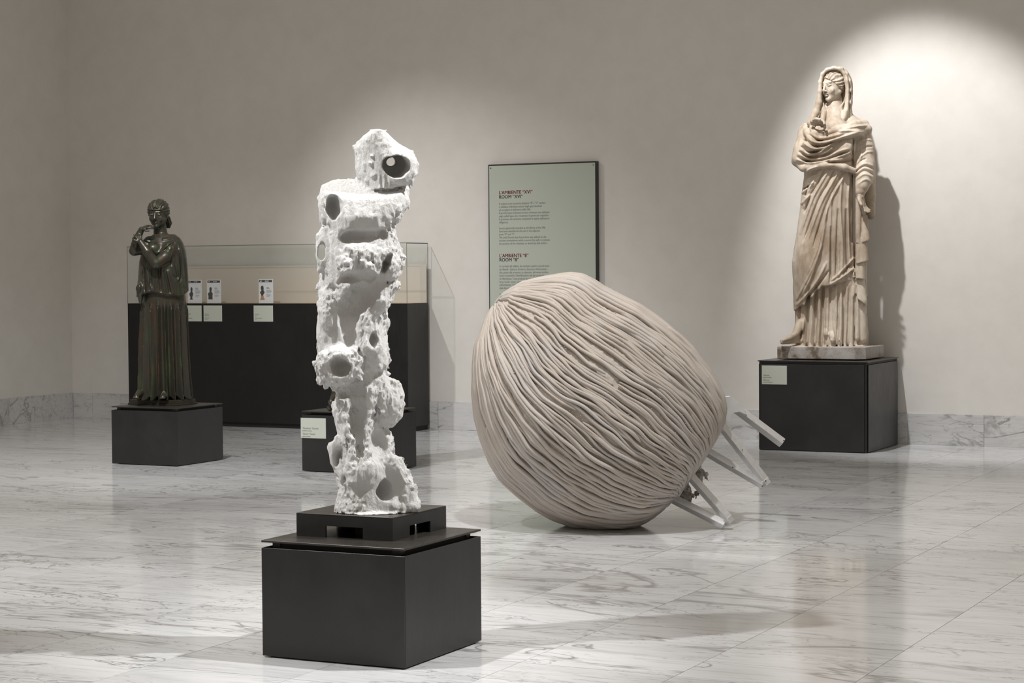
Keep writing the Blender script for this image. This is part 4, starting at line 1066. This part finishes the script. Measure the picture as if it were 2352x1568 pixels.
# chest wrap
for a in (((1850, 312), (1868, 330), (1895, 332), (1925, 322), (1960, 310), (1990, 306)), ((1845, 330), (1865, 345), (1890, 343), (1915, 330)), ((1838, 345), (1858, 358), (1885, 352), (1905, 338), (1920, 326)), ((1832, 355), (1860, 368), (1895, 366), (1925, 352), (1950, 345)), ((1828, 368), (1858, 377), (1890, 372), (1930, 362), (1955, 352)), ((1905, 372), (1935, 368), (1958, 358)), ((1880, 362), (1900, 352), (1915, 340)), ((1940, 320), (1965, 312), (1995, 316)), ((1935, 300), (1965, 294), (1992, 290)), ((1925, 306), (1945, 304), (1975, 306))):
    ridge(2.9, .017, *a)
for a in (((1848, 322), (1868, 338), (1895, 338), (1920, 326)), ((1840, 338), (1860, 352), (1888, 348)), ((1834, 350), (1858, 363), (1890, 360), (1915, 348)), ((1830, 362), (1858, 373), (1895, 369), (1930, 357), (1952, 350)), ((1900, 378), (1935, 374), (1960, 368)), ((1858, 312), (1880, 326), (1910, 322), (1945, 312)), ((1960, 318), (1958, 350), (1958, 385))):
    ridge(2.3, -.022, *a)
# diagonal folds from hip
for a in (((1885, 392), (1870, 415), (1855, 445), (1845, 480)), ((1905, 390), (1888, 420), (1868, 455), (1850, 505), (1838, 540)), ((1930, 390), (1910, 425), (1890, 460), (1872, 505), (1855, 555)), ((1948, 392), (1925, 430), (1905, 470), (1890, 520), (1876, 580), (1850, 640)), ((1852, 400), (1860, 392), (1880, 386)), ((1846, 425), (1858, 412), (1875, 402)), ((1842, 445), (1856, 432), (1870, 420)), ((1840, 470), (1852, 458), (1866, 446)), ((1910, 440), (1908, 480), (1906, 540), (1904, 600), (1902, 650)), ((1900, 470), (1893, 530), (1880, 590), (1862, 640), (1835, 690)), ((1890, 560), (1870, 610), (1845, 660), (1829, 690)), ((1900, 600), (1880, 640), (1850, 680), (1828, 702)), ((1935, 400), (1930, 480), (1935, 560), (1934, 640)), ((1962, 590), (1935, 622), (1908, 645)), ((1962, 615), (1935, 636), (1908, 652)), ((1952, 400), (1948, 470), (1950, 560), (1955, 620))):
    ridge(2.7, .015, *a)
for a in (((1895, 392), (1880, 420), (1862, 450), (1848, 492)), ((1918, 392), (1900, 425), (1880, 460), (1860, 515), (1845, 560)), ((1940, 395), (1918, 430), (1898, 470), (1882, 520), (1868, 570)), ((1908, 520), (1908, 580), (1907, 650)), ((1858, 425), (1850, 452)), ((1846, 436), (1864, 424)), ((1905, 620), (1878, 655), (1850, 690)), ((1925, 480), (1922, 560), (1920, 640)), ((1962, 400), (1962, 520), (1963, 640)), ((1943, 480), (1943, 560), (1946, 630)), ((1958, 602), (1930, 630))):
    ridge(2.2, -.024, *a)
# sleeve
for a in (((1968, 330), (1985, 322), (2003, 324)), ((1972, 366), (1990, 352), (2006, 350)), ((1964, 392), (1985, 378), (2008, 384)), ((1962, 404), (1983, 388), (2007, 396)), ((1964, 416), (1985, 402), (2006, 410)), ((1968, 426), (1988, 414), (2004, 424)), ((1972, 318), (1978, 340), (1976, 370))): ridge(2.2, .009, *a)
for a in (((1964, 398), (1984, 383), (2007, 390)), ((1963, 410), (1984, 395), (2006, 403)), ((1970, 350), (1985, 340), (2004, 338)), ((1968, 384), (1976, 372), (1990, 366))): ridge(2.0, -.012, *a)
# skirt and veil
for q in (1848, 1866, 1882, 1895, 1917, 1932, 1944, 1956): ridge(3.2, .014, (q+2, 655), (q, 700), (q-1, 745), (q-4, 780), (q-5, 830))
for q in (1857, 1874, 1889, 1905, 1925, 1938, 1950, 1964): ridge(2.8, -.022, (q+2, 655), (q, 700), (q-1, 745), (q-3, 782), (q-3, 830))
for q in ((1944, 168), (1951, 185)): ridge(2.2, .008, q, (q[0]+4, 210), (q[0]+2, 260))
ridge(2, -.008, (1936, 160), (1951, 190), (1951, 262))
H = fold_map(C, lines)
i, x, y, z = C.band(.05)
front = 1-sstep(-.02, .10, y)
hv = H[i[0], i[2]]
side = sstep(.0, .12, y)*.010*np.sin(np.arctan2(y, x)*21+z*5+2*vnoise(x*4, y*4, z*3))
C.D[i] -= (hv*front+side*(1-sstep(1.9, 2.1, z))).astype(np.float32)
i, x, y, z = C.band(.02)
C.D[i] -= (.0022*vnoise(x*28, y*28, z*18)).astype(np.float32)
C.D[:, :, C.ax[2] < -0.004] = .3
o = C.mesh('draped_body', STATUE, mat_root); o.location = (0, 0, dz0)
del C
# head, turned to the left
HS = pm(72.5)
G = head_grid('veil')
hd = G.mesh('head', STATUE, mat_root); hd.scale = (HS, HS, HS)
p = L(1916, 233, -.04); hd.location = (p[0], p[1], p[2]+dz0); hd.rotation_euler = (math.radians(4), math.radians(-3), math.radians(-40))
del G
# hands
C = Clay(L(1850, 305, -.36)-np.array([0, 0, .03]), L(1930, 255, -.08)+np.array([0, 0, .02]), 0.0034)
hand_grid(C, L(1866, 281, -.21), (1, -.22, -.02), (-.1, -.55, -1), pm(43), .70, .003)
o = C.mesh('hand', STATUE, mat_root); o.location = (0, 0, dz0)
C = Clay(L(1950, 512, -.38)-np.array([0, 0, .03]), L(2020, 432, -.02)+np.array([0, 0, .02]), 0.0034)
hand_grid(C, L(1976, 449, -.165), (.22, -.1, -1), (.9, -.4, -.1), pm(47), .36, .003, side=-1)
o = C.mesh('hand', STATUE, mat_root); o.location = (0, 0, dz0)
del C

# ------------------------------------------------------------------ bronze women (dancers)
def base_block(root, w2, mat):
    box('base_foot', -w2, w2, -w2*.72, w2*.72, 0.0, 0.014, mat, root, 0.003)
    box('base_block', -w2+.012, w2-.012, -w2*.72+.012, w2*.72-.012, 0.013, 0.042, mat, root, 0.003)
fd = Frame(-9.655, 13.30, LID+0.041)
dan = empty('bronze_woman', (fd.o[0], fd.o[1], LID), fd.rz, 'dark bronze woman in long peplos, hand raised to chin, on the left plinth', 'statue')
c_, s_ = math.cos(-fd.rz), math.sin(-fd.rz)
bb = [(-9.94, 13.17), (-9.455, 13.17), (-9.455, 13.45), (-9.94, 13.45)]
def rp_(g): return [rot2(((a-fd.o[0])*g[0], (b-fd.o[1])*g[1])) for a, b in bb]
def rot2(p): return (p[0]*c_-p[1]*s_, p[0]*s_+p[1]*c_)
prism('base_foot', rp_((1, 1)), 0.0, 0.014, BRONZE, dan, 0.003)
prism('base_block', rp_((.95, .93)), 0.013, 0.042, BRONZE, dan, 0.003)
L, pm = fd.L, fd.m
def Z(y): return L(372, y)[2]
def X(x, y=700): return L(x, y)[0]
def dancer_body(arms=True):
    C = Clay((-0.34, -0.27, -0.02), (0.31, 0.25, 1.50), 0.0048)
    def lf(rows, k=0.015, p=2.2, clip=None, z0=None, z1=None):
        C.loft([Z(r[0]) for r in rows], [X(r[1], r[0]) for r in rows], [X(r[2], r[0]) for r in rows], [r[3] for r in rows], [r[4] for r in rows], k, p, clip, z0, z1)
    # pleated skirt
    lf([(916, 319, 438, -.165, .15), (900, 320, 436, -.16, .15), (800, 322, 431, -.15, .145), (700, 327, 428, -.14, .14), (650, 331, 424, -.13, .13), (600, 336, 418, -.12, .12)], .01)
    i, x, y, z = C.band(.05)
    ph = np.arctan2(y, x); pl = np.sin(ph*8.5+.5+.25*np.sin(z*3)+.7*vnoise(x*5, y*5, z*.9)); pl = 1-2*np.abs(pl)**.9
    C.D[i] -= ((.019*pl+.0025*np.sin(ph*29+1))*sstep(.80, .70, z)*(1+.35*sstep(.25, 0, z))).astype(np.float32)
    # overfold falling from the shoulders, with a scalloped hem
    hx = np.array([X(q, 675) for q in (300, 314, 330, 349, 366, 385, 400, 410, 425, 434, 450)]); hz = np.array([Z(q) for q in (682, 681, 674, 668, 672, 677, 676, 679, 672, 668, 668)])
    def hem(x, y, z): return (np.interp(x.ravel(), hx, hz)[:, None, None]-z)*.8+0*y
    lf([(690, 313, 434, -.17, .165), (668, 314, 433, -.165, .16), (640, 317, 431, -.16, .155), (600, 320, 429, -.155, .15), (575, 326, 427, -.15, .14), (558, 334, 421, -.125, .125), (546, 342, 413, -.095, .105), (538, 351, 402, -.07, .09)], .008, 2.25, hem)
    C.tube([L(322, 662, -.09), L(323, 694, -.07)], [pm(10), pm(4)], .012)
    C.ell(L(352, 572, -.12), (pm(15), .05, pm(14)), .03); C.ell(L(388, 572, -.12), (pm(15), .05, pm(14)), .03)
    C.cap(L(372, 545, -.01), L(369, 515, -.015), pm(14), pm(12), .02)
    lines = []
    def F(*pts): return [L(a, b)[[0, 2]] for a, b in pts]
    def ridge(w_, a, *pts): lines.append((round_line(F(*pts), 3*len(pts)), pm(w_), a))
    for a in (((396, 553), (378, 570), (358, 585)), ((398, 560), (382, 580), (368, 592)), ((392, 548), (372, 551)), ((410, 560), (418, 600), (422, 660)), ((405, 575), (412, 620), (410, 642), (402, 640), (386, 618)), ((335, 600), (340, 640), (350, 668)), ((326, 610), (322, 650), (318, 676)), ((372, 615), (376, 650), (380, 675)), ((384, 620), (392, 655), (398, 676)), ((360, 610), (360, 640), (357, 668)), ((426, 590), (430, 630), (431, 665))):
        ridge(2.6, .010, *a)
    for a in (((402, 557), (388, 572), (372, 588)), ((394, 560), (378, 575)), ((414, 580), (416, 620), (412, 650)), ((400, 600), (408, 636), (396, 632)), ((366, 612), (368, 645), (370, 672)), ((378, 620), (386, 650), (390, 674)), ((330, 610), (332, 645), (334, 672)), ((346, 610), (347, 640), (344, 668)), ((395, 565), (394, 590), (393, 612))):
        ridge(2.2, -.011, *a)
    H = fold_map(C, lines); i, x, y, z = C.band(.05)
    C.D[i] -= (H[i[0], i[2]]*(1-sstep(-.02, .08, y))+sstep(-.02, .08, y)*.007*np.sin(np.arctan2(y, x)*19)*sstep(1.25, 1.1, z)).astype(np.float32)
    if arms:
        # right arm: elbow out to the side, forearm up, hand to the chin
        C.tube([L(344, 556, -.03), L(325, 572, -.07), L(308, 577, -.09)], [pm(14), pm(12), pm(10.5)], .012)
        C.tube([L(307, 575, -.09), L(314, 550, -.11), L(325, 527, -.12)], [pm(10), pm(9), pm(6.5)], .010)
        # left arm: across the chest
        C.tube([L(400, 566, -.06), L(380, 590, -.15), L(358, 606, -.20)], [pm(14.5), pm(13), pm(11.5)], .012)
        C.tube([L(357, 605, -.20), L(338, 578, -.205), L(323, 556, -.19)], [pm(11), pm(10), pm(6.5)], .010)
        hand_grid(C, L(325, 526, -.12), (.75, -.1, .25), (.4, .3, -.8), pm(31), .35, .003)
        hand_grid(C, L(322, 556, -.185), (-.25, .25, .9), (-.3, .9, -.1), pm(27), .45, .003, side=-1)
    else:
        C.tube([L(345, 556, -.02), L(335, 600, -.03), L(338, 640, -.09)], [pm(14), pm(11), pm(7)], .012)
        C.tube([L(404, 560, -.02), L(418, 600, -.03), L(412, 640, -.09)], [pm(14), pm(11), pm(7)], .012)
        hand_grid(C, L(338, 640, -.09), (.1, -.3, -1), (.2, -1, .2), pm(28), .4, .003)
        hand_grid(C, L(412, 640, -.09), (-.1, -.3, -1), (-.2, -1, .2), pm(28), .4, .003, side=-1)
    for q in ((313, 911, -.17), (374, 912, -.19)):
        C.tube([L(q[0]+8, q[1]-8, -.11), L(q[0], q[1], q[2])], [pm(9), pm(5)], .01)
        for t in range(4): C.cap(L(q[0]-5+t*3.2, q[1], q[2]), L(q[0]-6+t*3.4, q[1]+2.5, q[2]-.022), pm(2.1), pm(1.8), .002)
    C.D[:, :, C.ax[2] < -0.002] = .3
    return C
o = dancer_body(True).mesh('draped_body', BRONZE, dan); o.location = (0, 0, .041)
HS2 = pm(63)
G = head_grid('bun'); hd2 = G.mesh('head', BRONZE, dan); hd2.scale = (HS2,)*3; del G
p = L(364, 523.5, -.03); hd2.location = (p[0], p[1], p[2]+.041); hd2.rotation_euler = (math.radians(3), 0, math.radians(-17))
EYE = plain('inlaid_white_eye', (0.55, 0.50, 0.42), 0.35); PUP = plain('inlaid_dark_pupil', (0.02, 0.02, 0.02), 0.3)
for s in (-1, 1):
    bm = bmesh.new(); bmesh.ops.create_uvsphere(bm, u_segments=12, v_segments=8, radius=1.0)
    e = bm_obj('inlaid_eye', bm, EYE, hd2, True); e.scale = (.060, .045, .026); e.location = (s*.118, -.325, .500)
    bm = bmesh.new(); bmesh.ops.create_uvsphere(bm, u_segments=10, v_segments=6, radius=1.0)
    q = bm_obj('pupil', bm, PUP, hd2, True); q.scale = (.020, .012, .020); q.location = (s*.118, -.362, .500)

# second bronze woman, mostly hidden behind the plaster totem
d2 = empty('bronze_woman', (-7.885, 13.34, LID), math.radians(34), 'dark bronze woman almost hidden behind the white plaster totem', 'statue')
base_block(d2, 0.235, BRONZE)
o = dancer_body(False).mesh('draped_body', BRONZE, d2); o.location = (0.02, 0, .041)
h3 = link(bpy.data.objects.new('head', hd2.data), d2); h3.scale = (HS2,)*3; h3.location = (p[0]+.03, p[1], p[2]+.041); h3.rotation_euler = (math.radians(3), 0, math.radians(10))
